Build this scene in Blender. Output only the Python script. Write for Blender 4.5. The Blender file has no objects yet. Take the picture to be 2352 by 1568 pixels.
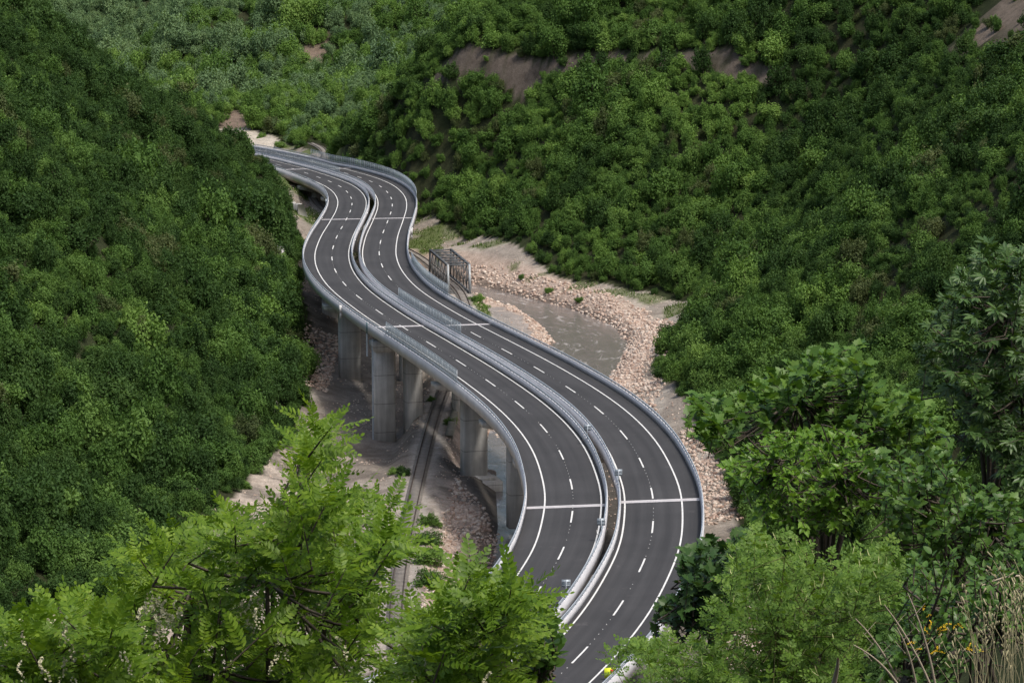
import bpy, math, random
import numpy as np
from math import radians, sin, cos, pi

random.seed(7)
rng = np.random.default_rng(11)
scene = bpy.context.scene
COL = scene.collection

# ------------------------------------------------------------------ camera numbers
CAM_H, TH = 77.4, 0.166
FD = 7160.0 / 1.08844            # focal length in units of a 2352 px wide frame
CT, ST = cos(TH), sin(TH)


def proj(P):
    """world points -> position in a 2352 x 1568 frame and depth"""
    P = np.asarray(P, float)
    zc = P[:, 1] * CT - (P[:, 2] - CAM_H) * ST
    yu = P[:, 1] * ST + (P[:, 2] - CAM_H) * CT
    zs = np.where(zc < 0.5, 0.5, zc)
    return 1176 + FD * P[:, 0] / zs, 784.1 - FD * yu / zs, zc


def ray(px, py):
    x = (px - 1176) / FD
    y = -(py - 784.1) / FD
    return np.array([x, CT + y * ST, -ST + y * CT])


def on_z(px, py, z):
    d = ray(px, py)
    t = (z - CAM_H) / d[2]
    return np.array([d[0] * t, d[1] * t, z])


def at_depth(px, py, zc):
    return np.array([0, 0, CAM_H]) + ray(px, py) * zc


# ------------------------------------------------------------------ object helpers
def tag(o, label=None, cat=None, group=None, kind=None):
    if label: o['label'] = label
    if cat: o['category'] = cat
    if group: o['group'] = group
    if kind: o['kind'] = kind
    return o


def empty(name, loc=(0, 0, 0), rz=0.0):
    o = bpy.data.objects.new(name, None)
    o.empty_display_size = 0.5
    o.location = tuple(float(v) for v in loc)
    o.rotation_euler = (0, 0, rz)
    COL.objects.link(o)
    return o


def mesh_data(name, verts, faces, mat, smooth=False, uv=None):
    """faces: list of (k,n) int arrays"""
    verts = np.asarray(verts, np.float32)
    me = bpy.data.meshes.new(name)
    me.vertices.add(len(verts))
    me.vertices.foreach_set('co', verts.ravel())
    faces = [np.asarray(f, np.int32) for f in faces if len(f)]
    loops = np.concatenate([f.ravel() for f in faces])
    sizes = np.concatenate([np.full(len(f), f.shape[1], np.int32) for f in faces])
    starts = np.concatenate([[0], np.cumsum(sizes)[:-1]]).astype(np.int32)
    me.loops.add(len(loops))
    me.loops.foreach_set('vertex_index', loops)
    me.polygons.add(len(sizes))
    me.polygons.foreach_set('loop_start', starts)
    me.polygons.foreach_set('loop_total', sizes)
    if smooth:
        me.polygons.foreach_set('use_smooth', np.ones(len(sizes), bool))
    me.update(calc_edges=True)
    me.validate()
    if mat: me.materials.append(mat)
    return me


def link(name, me, parent=None, loc=None, smooth=None):
    o = bpy.data.objects.new(name, me)
    COL.objects.link(o)
    if parent: o.parent = parent
    if loc is not None: o.location = tuple(float(v) for v in loc)
    return o


class MB:
    """collects shapes into one mesh"""

    def __init__(self):
        self.v = []; self.q = []; self.t = []; self.n = 0; self.o = {}

    def add(self, v, **faces):
        v = np.asarray(v, float)
        for k, f in faces.items():
            f = np.asarray(f, int)
            if len(f): self.o.setdefault(f.shape[1], []).append(f + self.n)
        self.v.append(v); self.n += len(v)

    def hexa(self, v8):
        f = [[0, 3, 2, 1], [4, 5, 6, 7], [0, 1, 5, 4], [1, 2, 6, 5], [2, 3, 7, 6], [3, 0, 4, 7]]
        self.add(v8, f=f)

    def box(self, c, size, rz=0.0, taper=1.0):
        sx, sy, sz = [s / 2 for s in size]
        p = []
        for z, k in ((-sz, 1.0), (sz, taper)):
            for x, y in ((-sx, -sy), (sx, -sy), (sx, sy), (-sx, sy)):
                p.append((x * k, y * k, z))
        p = np.array(p)
        c_, s_ = cos(rz), sin(rz)
        p = np.c_[p[:, 0] * c_ - p[:, 1] * s_, p[:, 0] * s_ + p[:, 1] * c_, p[:, 2]] + np.array(c)
        self.hexa(p)

    def bar(self, a, b, w, h=None):
        a = np.array(a, float); b = np.array(b, float); h = h or w
        d = b - a; L = np.linalg.norm(d); d /= L
        up = np.array([0, 0, 1.0]) if abs(d[2]) < 0.95 else np.array([0, 1.0, 0])
        s = np.cross(d, up); s /= np.linalg.norm(s); u = np.cross(s, d)
        p = []
        for e in (a, b):
            for i, j in ((-1, -1), (1, -1), (1, 1), (-1, 1)):
                p.append(e + s * i * w / 2 + u * j * h / 2)
        self.hexa(np.array(p))

    def tube(self, pts, radii, k=6):
        pts = np.asarray(pts, float); m = len(pts)
        t = np.gradient(pts, axis=0)
        t /= np.linalg.norm(t, axis=1)[:, None] + 1e-9
        ref = np.array([0.31, 0.17, 0.93])
        a = np.cross(t, ref); a /= np.linalg.norm(a, axis=1)[:, None] + 1e-9
        b = np.cross(t, a)
        an = np.linspace(0, 2 * pi, k, endpoint=False)
        r = np.asarray(radii, float).reshape(-1, 1, 1) * np.ones((m, 1, 1))
        v = pts[:, None] + r * (a[:, None] * np.cos(an)[None, :, None] + b[:, None] * np.sin(an)[None, :, None])
        i = np.arange(m - 1)[:, None] * k; j = np.arange(k)[None]; jn = (j + 1) % k
        f = np.stack([i + j, i + jn, i + k + jn, i + k + j], -1).reshape(-1, 4)
        self.add(v.reshape(-1, 3), f=f)

    def data(self, name, mat, smooth=False):
        return mesh_data(name, np.concatenate(self.v), [np.concatenate(x) for x in self.o.values()], mat, smooth)

    def build(self, name, mat, parent=None, smooth=False):
        return link(name, self.data(name, mat, smooth), parent)


def inside(px, py, poly):
    poly = np.asarray(poly, float); r = np.zeros(np.shape(px), bool)
    j = len(poly) - 1
    for i in range(len(poly)):
        xi, yi = poly[i]; xj, yj = poly[j]
        if yi != yj:
            c = ((yi > py) != (yj > py)) & (px < (xj - xi) * (py - yi) / (yj - yi) + xi)
            r ^= c
        j = i
    return r


def dist_poly(x, y, line):
    """distance to a polyline, its interpolated third column and signed side"""
    line = np.asarray(line, float)
    best = np.full(np.shape(x), 1e9); val = np.zeros(np.shape(x)); side = np.zeros(np.shape(x))
    for a, b in zip(line[:-1], line[1:]):
        u = b[:2] - a[:2]; l2 = u @ u
        t = np.clip(((x - a[0]) * u[0] + (y - a[1]) * u[1]) / l2, 0, 1)
        dx = x - a[0] - t * u[0]; dy = y - a[1] - t * u[1]
        d = np.hypot(dx, dy); m = d < best
        best = np.where(m, d, best)
        if line.shape[1] > 2: val = np.where(m, a[2] + t * (b[2] - a[2]), val)
        side = np.where(m, (u[0] * dy - u[1] * dx) / math.sqrt(l2), side)
    return best, val, side


def sstep(a, b, x):
    t = np.clip((x - a) / (b - a), 0, 1)
    return t * t * (3 - 2 * t)


def vnoise(x, y, s, seed=0):
    """smooth value noise in 0..1"""
    x = np.asarray(x) / s; y = np.asarray(y) / s
    xi = np.floor(x).astype(int); yi = np.floor(y).astype(int)
    fx = x - xi; fy = y - yi; fx = fx * fx * (3 - 2 * fx); fy = fy * fy * (3 - 2 * fy)

    def h(a, b):
        n = (a * 374761393 + b * 668265263 + seed * 974711) & 0x7fffffff
        n = ((n ^ (n >> 13)) * 1274126177) & 0x7fffffff
        return ((n ^ (n >> 16)) & 0xffff) / 65535.0
    return (h(xi, yi) * (1 - fx) + h(xi + 1, yi) * fx) * (1 - fy) + (h(xi, yi + 1) * (1 - fx) + h(xi + 1, yi + 1) * fx) * fy


# ------------------------------------------------------------------ materials
def new_mat(name):
    m = bpy.data.materials.new(name); m.use_nodes = True
    nt = m.node_tree; nt.nodes.clear()
    return m, nt, nt.nodes, nt.links


def noise(nt, scale, detail=4, rough=0.6, coord=None, kind='Object'):
    n = nt.nodes.new('ShaderNodeTexNoise'); n.inputs['Scale'].default_value = scale
    n.inputs['Detail'].default_value = detail; n.inputs['Roughness'].default_value = rough
    if coord is None:
        tc = nt.nodes.new('ShaderNodeTexCoord'); coord = tc.outputs[kind]
    nt.links.new(coord, n.inputs['Vector'])
    return n


def ramp(nt, fac, stops):
    r = nt.nodes.new('ShaderNodeValToRGB')
    el = r.color_ramp.elements
    while len(el) < len(stops): el.new(0.5)
    for e, (p, c) in zip(el, stops):
        e.position = p; e.color = (*c, 1) if len(c) == 3 else c
    nt.links.new(fac, r.inputs['Fac'])
    return r


def mixc(nt, a, b, fac, mode='MIX'):
    m = nt.nodes.new('ShaderNodeMix'); m.data_type = 'RGBA'; m.blend_type = mode
    for s, v in ((m.inputs[0], fac), (m.inputs[6], a), (m.inputs[7], b)):
        if hasattr(v, 'is_linked'): nt.links.new(v, s)
        elif isinstance(v, (int, float)): s.default_value = v
        else: s.default_value = (*v, 1)
    return m.outputs[2]


def surf(name, c1, c2, scale=1.0, rough=0.8, bump=0.0, bscale=None, metal=0.0, detail=6, spec=0.3, extra=None):
    m, nt, N, L = new_mat(name)
    out = N.new('ShaderNodeOutputMaterial'); p = N.new('ShaderNodeBsdfPrincipled')
    n = noise(nt, scale, detail)
    r = ramp(nt, n.outputs['Fac'], [(0.3, c1), (0.7, c2)])
    col = r.outputs['Color']
    if extra: col = extra(nt, col)
    L.new(col, p.inputs['Base Color'])
    p.inputs['Roughness'].default_value = rough; p.inputs['Metallic'].default_value = metal
    p.inputs['Specular IOR Level'].default_value = spec
    if bump:
        b = N.new('ShaderNodeBump'); b.inputs['Strength'].default_value = bump; b.inputs['Distance'].default_value = 0.05
        n2 = noise(nt, bscale or scale * 5, 5); L.new(n2.outputs['Fac'], b.inputs['Height']); L.new(b.outputs['Normal'], p.inputs['Normal'])
    L.new(p.outputs['BSDF'], out.inputs['Surface'])
    return m


def leaf_mat(name, cols, trans=0.3, rough=0.5, spec=0.25, island=False, nscale=0.6, tint=(1.25, 1.2, 0.55)):
    """cols: dark, mid, light leaf colours; varied per plant and inside the crown"""
    m, nt, N, L = new_mat(name)
    out = N.new('ShaderNodeOutputMaterial')
    if island:
        g = N.new('ShaderNodeNewGeometry'); rnd = g.outputs['Random Per Island']
    else:
        oi = N.new('ShaderNodeObjectInfo'); rnd = oi.outputs['Random']
    n = noise(nt, nscale, 3)
    a = N.new('ShaderNodeMath'); a.operation = 'MULTIPLY_ADD'; a.inputs[1].default_value = 0.55
    L.new(rnd, a.inputs[0])
    b = N.new('ShaderNodeMath'); b.operation = 'MULTIPLY_ADD'; b.inputs[1].default_value = 1.3; b.inputs[2].default_value = -0.42
    L.new(n.outputs['Fac'], b.inputs[0]); L.new(b.outputs[0], a.inputs[2])
    r = ramp(nt, a.outputs[0], [(0.05, cols[0]), (0.5, cols[1]), (0.95, cols[2])])
    p = N.new('ShaderNodeBsdfPrincipled'); p.inputs['Roughness'].default_value = rough
    p.inputs['Specular IOR Level'].default_value = spec
    L.new(r.outputs['Color'], p.inputs['Base Color'])
    t = N.new('ShaderNodeBsdfTranslucent')
    L.new(mixc(nt, r.outputs['Color'], tint, 1.0, 'MULTIPLY'), t.inputs['Color'])
    mx = N.new('ShaderNodeMixShader'); mx.inputs['Fac'].default_value = trans
    L.new(p.outputs['BSDF'], mx.inputs[1]); L.new(t.outputs['BSDF'], mx.inputs[2])
    L.new(mx.outputs['Shader'], out.inputs['Surface'])
    return m


def streaks(nt, col):
    """rain streaks and pour joints on concrete"""
    tc = nt.nodes.new('ShaderNodeTexCoord'); mp = nt.nodes.new('ShaderNodeMapping')
    mp.inputs['Scale'].default_value = (1.4, 1.4, 0.08); nt.links.new(tc.outputs['Object'], mp.inputs['Vector'])
    n = noise(nt, 1.0, 5, 0.65, mp.outputs['Vector'])
    r = ramp(nt, n.outputs['Fac'], [(0.35, (0.55, 0.54, 0.53)), (0.65, (1, 1, 1))])
    c = mixc(nt, col, r.outputs['Color'], 0.7, 'MULTIPLY')
    w = nt.nodes.new('ShaderNodeSeparateXYZ'); nt.links.new(tc.outputs['Object'], w.inputs[0])
    md = nt.nodes.new('ShaderNodeMath'); md.operation = 'MODULO'; md.inputs[1].default_value = 5.0
    ad = nt.nodes.new('ShaderNodeMath'); ad.operation = 'ADD'; ad.inputs[1].default_value = 100.0
    nt.links.new(w.outputs['Z'], ad.inputs[0]); nt.links.new(ad.outputs[0], md.inputs[0])
    lt = nt.nodes.new('ShaderNodeMath'); lt.operation = 'LESS_THAN'; lt.inputs[1].default_value = 0.13
    nt.links.new(md.outputs[0], lt.inputs[0])
    return mixc(nt, c, mixc(nt, c, (0.55, 0.55, 0.55), 1.0, 'MULTIPLY'), lt.outputs[0])


M = {}
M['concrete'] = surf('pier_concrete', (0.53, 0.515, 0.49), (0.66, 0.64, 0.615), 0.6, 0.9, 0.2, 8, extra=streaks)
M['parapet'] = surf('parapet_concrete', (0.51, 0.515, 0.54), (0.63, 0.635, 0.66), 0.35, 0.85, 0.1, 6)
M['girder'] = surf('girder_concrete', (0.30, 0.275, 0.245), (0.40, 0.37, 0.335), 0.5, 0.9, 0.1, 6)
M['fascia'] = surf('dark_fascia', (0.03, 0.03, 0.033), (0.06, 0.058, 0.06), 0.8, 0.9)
M['galv'] = surf('galvanised_steel', (0.36, 0.41, 0.46), (0.50, 0.55, 0.60), 2, 0.5, metal=0.15)
M['mesh_wire'] = surf('fence_wire', (0.27, 0.33, 0.38), (0.38, 0.45, 0.50), 2, 0.5, metal=0.3)
M['paint'] = surf('road_paint', (0.62, 0.62, 0.60), (0.82, 0.82, 0.80), 1.5, 0.7)
M['joint'] = surf('joint_concrete', (0.48, 0.46, 0.47), (0.62, 0.60, 0.61), 0.8, 0.85)
M['truss'] = surf('truss_steel', (0.06, 0.065, 0.07), (0.17, 0.18, 0.19), 0.9, 0.6, metal=0.2)
M['truss_light'] = surf('truss_end_steel', (0.30, 0.33, 0.35), (0.45, 0.48, 0.50), 0.8, 0.55, metal=0.2)
M['rail'] = surf('rusty_rail', (0.06, 0.045, 0.04), (0.13, 0.10, 0.085), 1, 0.6, metal=0.3)
M['sleeper'] = surf('sleeper', (0.20, 0.185, 0.17), (0.30, 0.28, 0.26), 0.7, 0.95)
M['wall'] = surf('old_wall', (0.17, 0.165, 0.13), (0.30, 0.28, 0.23), 0.35, 0.95, 0.5, 2)
M['palewall'] = surf('pale_concrete', (0.34, 0.33, 0.31), (0.50, 0.48, 0.455), 0.3, 0.9, 0.4, 2)
M['bark'] = surf('bark', (0.05, 0.04, 0.032), (0.11, 0.09, 0.07), 3, 0.9, 0.4, 30)
M['twig'] = surf('pale_twig', (0.16, 0.12, 0.09), (0.26, 0.20, 0.15), 5, 0.9)
M['deadstem'] = surf('dry_stem', (0.34, 0.28, 0.21), (0.50, 0.43, 0.33), 5, 0.9)
M['white_box'] = surf('white_box', (0.6, 0.6, 0.6), (0.75, 0.75, 0.75), 1, 0.6)
M['teal'] = surf('teal_cover', (0.13, 0.20, 0.22), (0.18, 0.26, 0.28), 2, 0.6)
M['yellow'] = surf('sign_yellow', (0.75, 0.85, 0.03), (0.8, 0.9, 0.05), 2, 0.5)
M['red'] = surf('sign_red', (0.6, 0.03, 0.03), (0.7, 0.04, 0.04), 2, 0.5)
M['sign_back'] = surf('sign_back', (0.28, 0.33, 0.38), (0.36, 0.41, 0.46), 2, 0.5, metal=0.3)
M['blossom'] = surf('cream_blossom', (0.42, 0.41, 0.26), (0.58, 0.56, 0.40), 20, 0.7)
M['yflower'] = surf('yellow_flower', (0.75, 0.50, 0.02), (0.85, 0.62, 0.05), 20, 0.6)
M['pod'] = surf('pale_pod', (0.40, 0.44, 0.17), (0.58, 0.58, 0.30), 20, 0.6)
M['greentwig'] = surf('green_twig', (0.06, 0.07, 0.02), (0.12, 0.12, 0.04), 5, 0.8)
M['drygrass'] = surf('dry_grass', (0.22, 0.21, 0.11), (0.40, 0.36, 0.22), 8, 0.9)


def asphalt():
    m, nt, N, L = new_mat('asphalt')
    out = N.new('ShaderNodeOutputMaterial'); p = N.new('ShaderNodeBsdfPrincipled')
    a = N.new('ShaderNodeAttribute'); a.attribute_name = 'lane'           # along / across the road in metres
    mp = N.new('ShaderNodeMapping'); mp.inputs['Scale'].default_value = (0.02, 0.8, 1); L.new(a.outputs['Vector'], mp.inputs['Vector'])
    n1 = noise(nt, 1.0, 4, 0.6, mp.outputs['Vector'])
    n2 = noise(nt, 0.09, 5, 0.6, a.outputs['Vector'])
    n3 = noise(nt, 6.0, 3, 0.7, a.outputs['Vector'])
    c = ramp(nt, n2.outputs['Fac'], [(0.3, (0.046, 0.0455, 0.047)), (0.7, (0.062, 0.061, 0.063))]).outputs['Color']
    c = mixc(nt, c, ramp(nt, n1.outputs['Fac'], [(0.35, (0.82, 0.82, 0.83)), (0.65, (1.15, 1.15, 1.15))]).outputs['Color'], 0.8, 'MULTIPLY')
    c = mixc(nt, c, ramp(nt, n3.outputs['Fac'], [(0.3, (0.8, 0.8, 0.8)), (0.7, (1.2, 1.2, 1.2))]).outputs['Color'], 0.6, 'MULTIPLY')
    sx = N.new('ShaderNodeSeparateXYZ'); L.new(a.outputs['Vector'], sx.inputs[0])
    m1 = N.new('ShaderNodeMath'); m1.operation = 'MULTIPLY_ADD'; m1.inputs[1].default_value = 2 * pi / 1.8; m1.inputs[2].default_value = -2 * pi * .85 / 1.8
    L.new(sx.outputs['Y'], m1.inputs[0])
    m2 = N.new('ShaderNodeMath'); m2.operation = 'COSINE'; L.new(m1.outputs[0], m2.inputs[0])
    m3 = N.new('ShaderNodeMath'); m3.operation = 'MULTIPLY_ADD'; m3.inputs[1].default_value = 0.06; m3.inputs[2].default_value = 1.0; L.new(m2.outputs[0], m3.inputs[0])
    vm = N.new('ShaderNodeVectorMath'); vm.operation = 'SCALE'; L.new(c, vm.inputs[0]); L.new(m3.outputs[0], vm.inputs['Scale']); c = vm.outputs[0]
    n4 = noise(nt, 0.35, 6, 0.75, a.outputs['Vector'])
    d = ramp(nt, n4.outputs['Fac'], [(0.60, (0, 0, 0)), (0.78, (0.5, 0.5, 0.5))])
    c = mixc(nt, c, (0.16, 0.15, 0.15), d.outputs['Color'])
    L.new(c, p.inputs['Base Color']); p.inputs['Roughness'].default_value = 0.8
    p.inputs['Specular IOR Level'].default_value = 0.25
    L.new(p.outputs['BSDF'], out.inputs['Surface'])
    return m


M['asphalt'] = asphalt()

# ------------------------------------------------------------------ the road's centre line (x, y, z, cross fall)
KN = [[-61.11, 814.62, -8.2, -0.39], [-56.45, 802.89, -7.89, -0.12], [-52.23, 790.67, -7.59, 0.06], [-48.08, 778.17, -7.3, 0.18], [-44.19, 765.38, -7.0, 0.25], [-40.87, 752.26, -6.71, 0.28], [-38.28, 738.8, -6.42, 0.27], [-36.38, 725.07, -6.14, 0.26], [-35.04, 711.14, -5.86, 0.25], [-34.27, 697.08, -5.58, 0.24], [-33.88, 682.93, -5.31, 0.22], [-33.78, 668.75, -5.03, 0.19], [-33.74, 654.55, -4.76, 0.14], [-33.77, 640.37, -4.49, 0.08], [-33.69, 626.21, -4.23, 0.01], [-33.4, 612.09, -3.97, -0.07], [-32.93, 598.03, -3.71, -0.15], [-32.06, 584.04, -3.46, -0.24], [-30.77, 570.13, -3.22, -0.3], [-29.02, 556.3, -2.98, -0.34], [-26.82, 542.57, -2.75, -0.35], [-24.07, 528.95, -2.54, -0.33], [-20.9, 515.43, -2.33, -0.27], [-17.5, 501.96, -2.13, -0.2], [-13.8, 488.55, -1.94, -0.12], [-9.96, 475.17, -1.77, -0.02], [-6.13, 461.75, -1.61, 0.1], [-2.34, 448.29, -1.47, 0.21], [1.24, 434.74, -1.34, 0.31], [4.58, 421.1, -1.22, 0.4], [7.52, 407.34, -1.12, 0.47], [9.82, 393.43, -1.02, 0.51], [11.41, 379.38, -0.95, 0.52], [12.28, 365.23, -0.88, 0.5], [12.6, 351.05, -0.82, 0.47], [12.07, 336.89, -0.77, 0.44], [10.92, 322.77, -0.72, 0.41], [8.89, 308.76, -0.68, 0.34], [6.3, 294.85, -0.64, 0.26], [2.97, 281.1, -0.6, 0.17], [-1.09, 267.54, -0.56, 0.08], [-5.89, 254.18, -0.52, -0.01]]
DASH_L = [1.998, 3.033, 4.046, 5.144, 6.319, 7.524, 8.715, 9.953, 11.251, 12.609, 13.965, 15.409, 16.87, 18.318, 19.767, 21.167, 22.578, 23.966, 25.329, 26.719, 28.076, 29.441, 30.78, 32.138, 33.485, 34.84, 36.207, 37.57, 38.92, 40.28]
DASH_R = [2.428, 3.487, 4.509, 5.573, 6.691, 7.85, 9.107, 10.444, 11.795, 13.226, 14.665, 16.134, 17.614, 19.073, 20.55, 21.952, 23.36, 24.755, 26.131, 27.496, 28.827, 30.079, 31.396, 32.724, 34.021, 35.319, 36.631, 37.95, 39.248, 40.55]
NPRE, NPOST = 11, 6
kn = np.array(KN)
pre = []; a = kn[0].copy(); ang = math.atan2(kn[0, 1] - kn[1, 1], kn[0, 0] - kn[1, 0])
for k in range(NPRE):
    ang += 0.045
    a = a + np.array([12.8 * cos(ang), 12.8 * sin(ang), -0.1, 0]); a[3] = max(a[3] + 0.1, -0.3) if a[3] < 0 else a[3]
    pre.append(a.copy())
post = []; a = kn[-1].copy()
d1 = kn[-1] - kn[-2]; d0 = kn[-2] - kn[-3]
dang = math.atan2(d1[1], d1[0]) - math.atan2(d0[1], d0[0]); ang = math.atan2(d1[1], d1[0])
for k in range(NPOST):
    ang += dang * 0.9
    a = a + np.array([14.2 * cos(ang), 14.2 * sin(ang), 0.04, 0]); post.append(a.copy())
KALL = np.vstack([pre[::-1], kn, post])
NK = len(KALL); SUB = 10


def spline(K, sub):
    n = len(K); A = np.zeros((n, n)); B = np.zeros((n, n)); A[0, 0] = A[-1, -1] = 1
    for i in range(1, n - 1):
        A[i, i - 1:i + 2] = [1, 4, 1]; B[i, i - 1:i + 2] = [6, -12, 6]
    S = np.linalg.solve(A, B) @ K
    t = np.arange((n - 1) * sub + 1) / sub
    i = np.minimum(t.astype(int), n - 2); a_ = (t - i)[:, None]; b_ = 1 - a_
    return b_ * K[i] + a_ * K[i + 1] + ((b_ ** 3 - b_) * S[i] + (a_ ** 3 - a_) * S[i + 1]) / 6


CV = spline(KALL, SUB)
CT_ = np.gradient(CV[:, :2], axis=0); CT_ /= np.linalg.norm(CT_, axis=1)[:, None]
CN = np.c_[-CT_[:, 1], CT_[:, 0]]
CC = CV[:, 3] * 0.1
CS = np.r_[0, np.cumsum(np.linalg.norm(np.diff(CV[:, :2], axis=0), axis=1))]
NC = len(CV)


def frame(i, u, v):
    """point at (fractional) station i, u metres right of the centre, v above the road"""
    i = np.asarray(i, float); ii = np.clip(i, 0, NC - 1.001); j = ii.astype(int); t = (ii - j)
    f = lambda A: A[j] * (1 - t)[..., None] + A[j + 1] * t[..., None] if A.ndim > 1 else A[j] * (1 - t) + A[j + 1] * t
    c = f(CV); n = f(CN); k = f(CC)
    return np.stack([c[..., 0] + n[..., 0] * u, c[..., 1] + n[..., 1] * u, c[..., 2] + v + k * u], -1)


def station_of_s(s):
    return np.interp(s, CS, np.arange(NC))


def station_of_y(py, off, lo=None):
    """station where the line off metres from the centre passes image height py"""
    P = frame(np.arange(NC), off, 0.0)
    _, y, _ = proj(P)
    return float(np.interp(py, y[20:], np.arange(NC)[20:]))


def sweep(mb, i0, i1, prof, closed=True, step=1.0, caps=True):
    st = np.arange(math.ceil(i0 + 1e-6), math.floor(i1 - 1e-6) + 1, step)
    st = np.r_[i0, st[(st > i0 + 0.05) & (st < i1 - 0.05)], i1]
    prof = np.asarray(prof, float); k = len(prof); m = len(st)
    v = np.stack([frame(st, p[0], p[1]) for p in prof], 1).reshape(-1, 3)
    i = np.arange(m - 1)[:, None] * k
    j = np.arange(k if closed else k - 1)[None]; jn = (j + 1) % k
    f = np.stack([i + j, i + k + j, i + k + jn, i + jn], -1).reshape(-1, 4)
    if closed and caps:
        e = np.array([np.arange(k)[::-1], np.arange(k) + (m - 1) * k])
        if k == 4:
            mb.add(v, f=np.vstack([f, e]))
        else:
            mb.add(v, f=f, e=e)
    else:
        mb.add(v, f=f)
    return st


# ------------------------------------------------------------------ terrain
TRACK = np.array([[-13.5, 330, -17.6], [-15.2, 375, -17.6], [-14.4, 449, -17.3], [-12.6, 504, -16.8], [-9.2, 560, -15.2], [-8.8, 580, -14.6],
                  [-11.2, 611, -14.1], [-15.9, 636, -14], [-23.4, 672, -14], [-38, 712, -13.6], [-51, 757, -13.2], [-57, 810, -12], [-57, 869, -10.6], [-64, 905, -10.4]])
RIVER = np.array([[-40, 705, 5.0], [-28, 690, 5.0], [-14.6, 668, 5.0], [-2.6, 648, 5.0], [8, 627, 6.2], [14.2, 606, 7.6], [16.3, 586, 7.6], [14, 562, 7.6], [9, 530, 7.0], [5, 498, 6.0],
                  [2.8, 470, 5.2], [2.5, 447, 5.0], [3, 419, 5.0], [3, 390, 6], [0, 340, 6], [-5, 250, 6], [-10, 180, 6]])
WATER = -21.0
CUT = np.array([[-20, 776], [-13.6, 770], [25, 735], [60, 690], [63, 686]], float)
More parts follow.
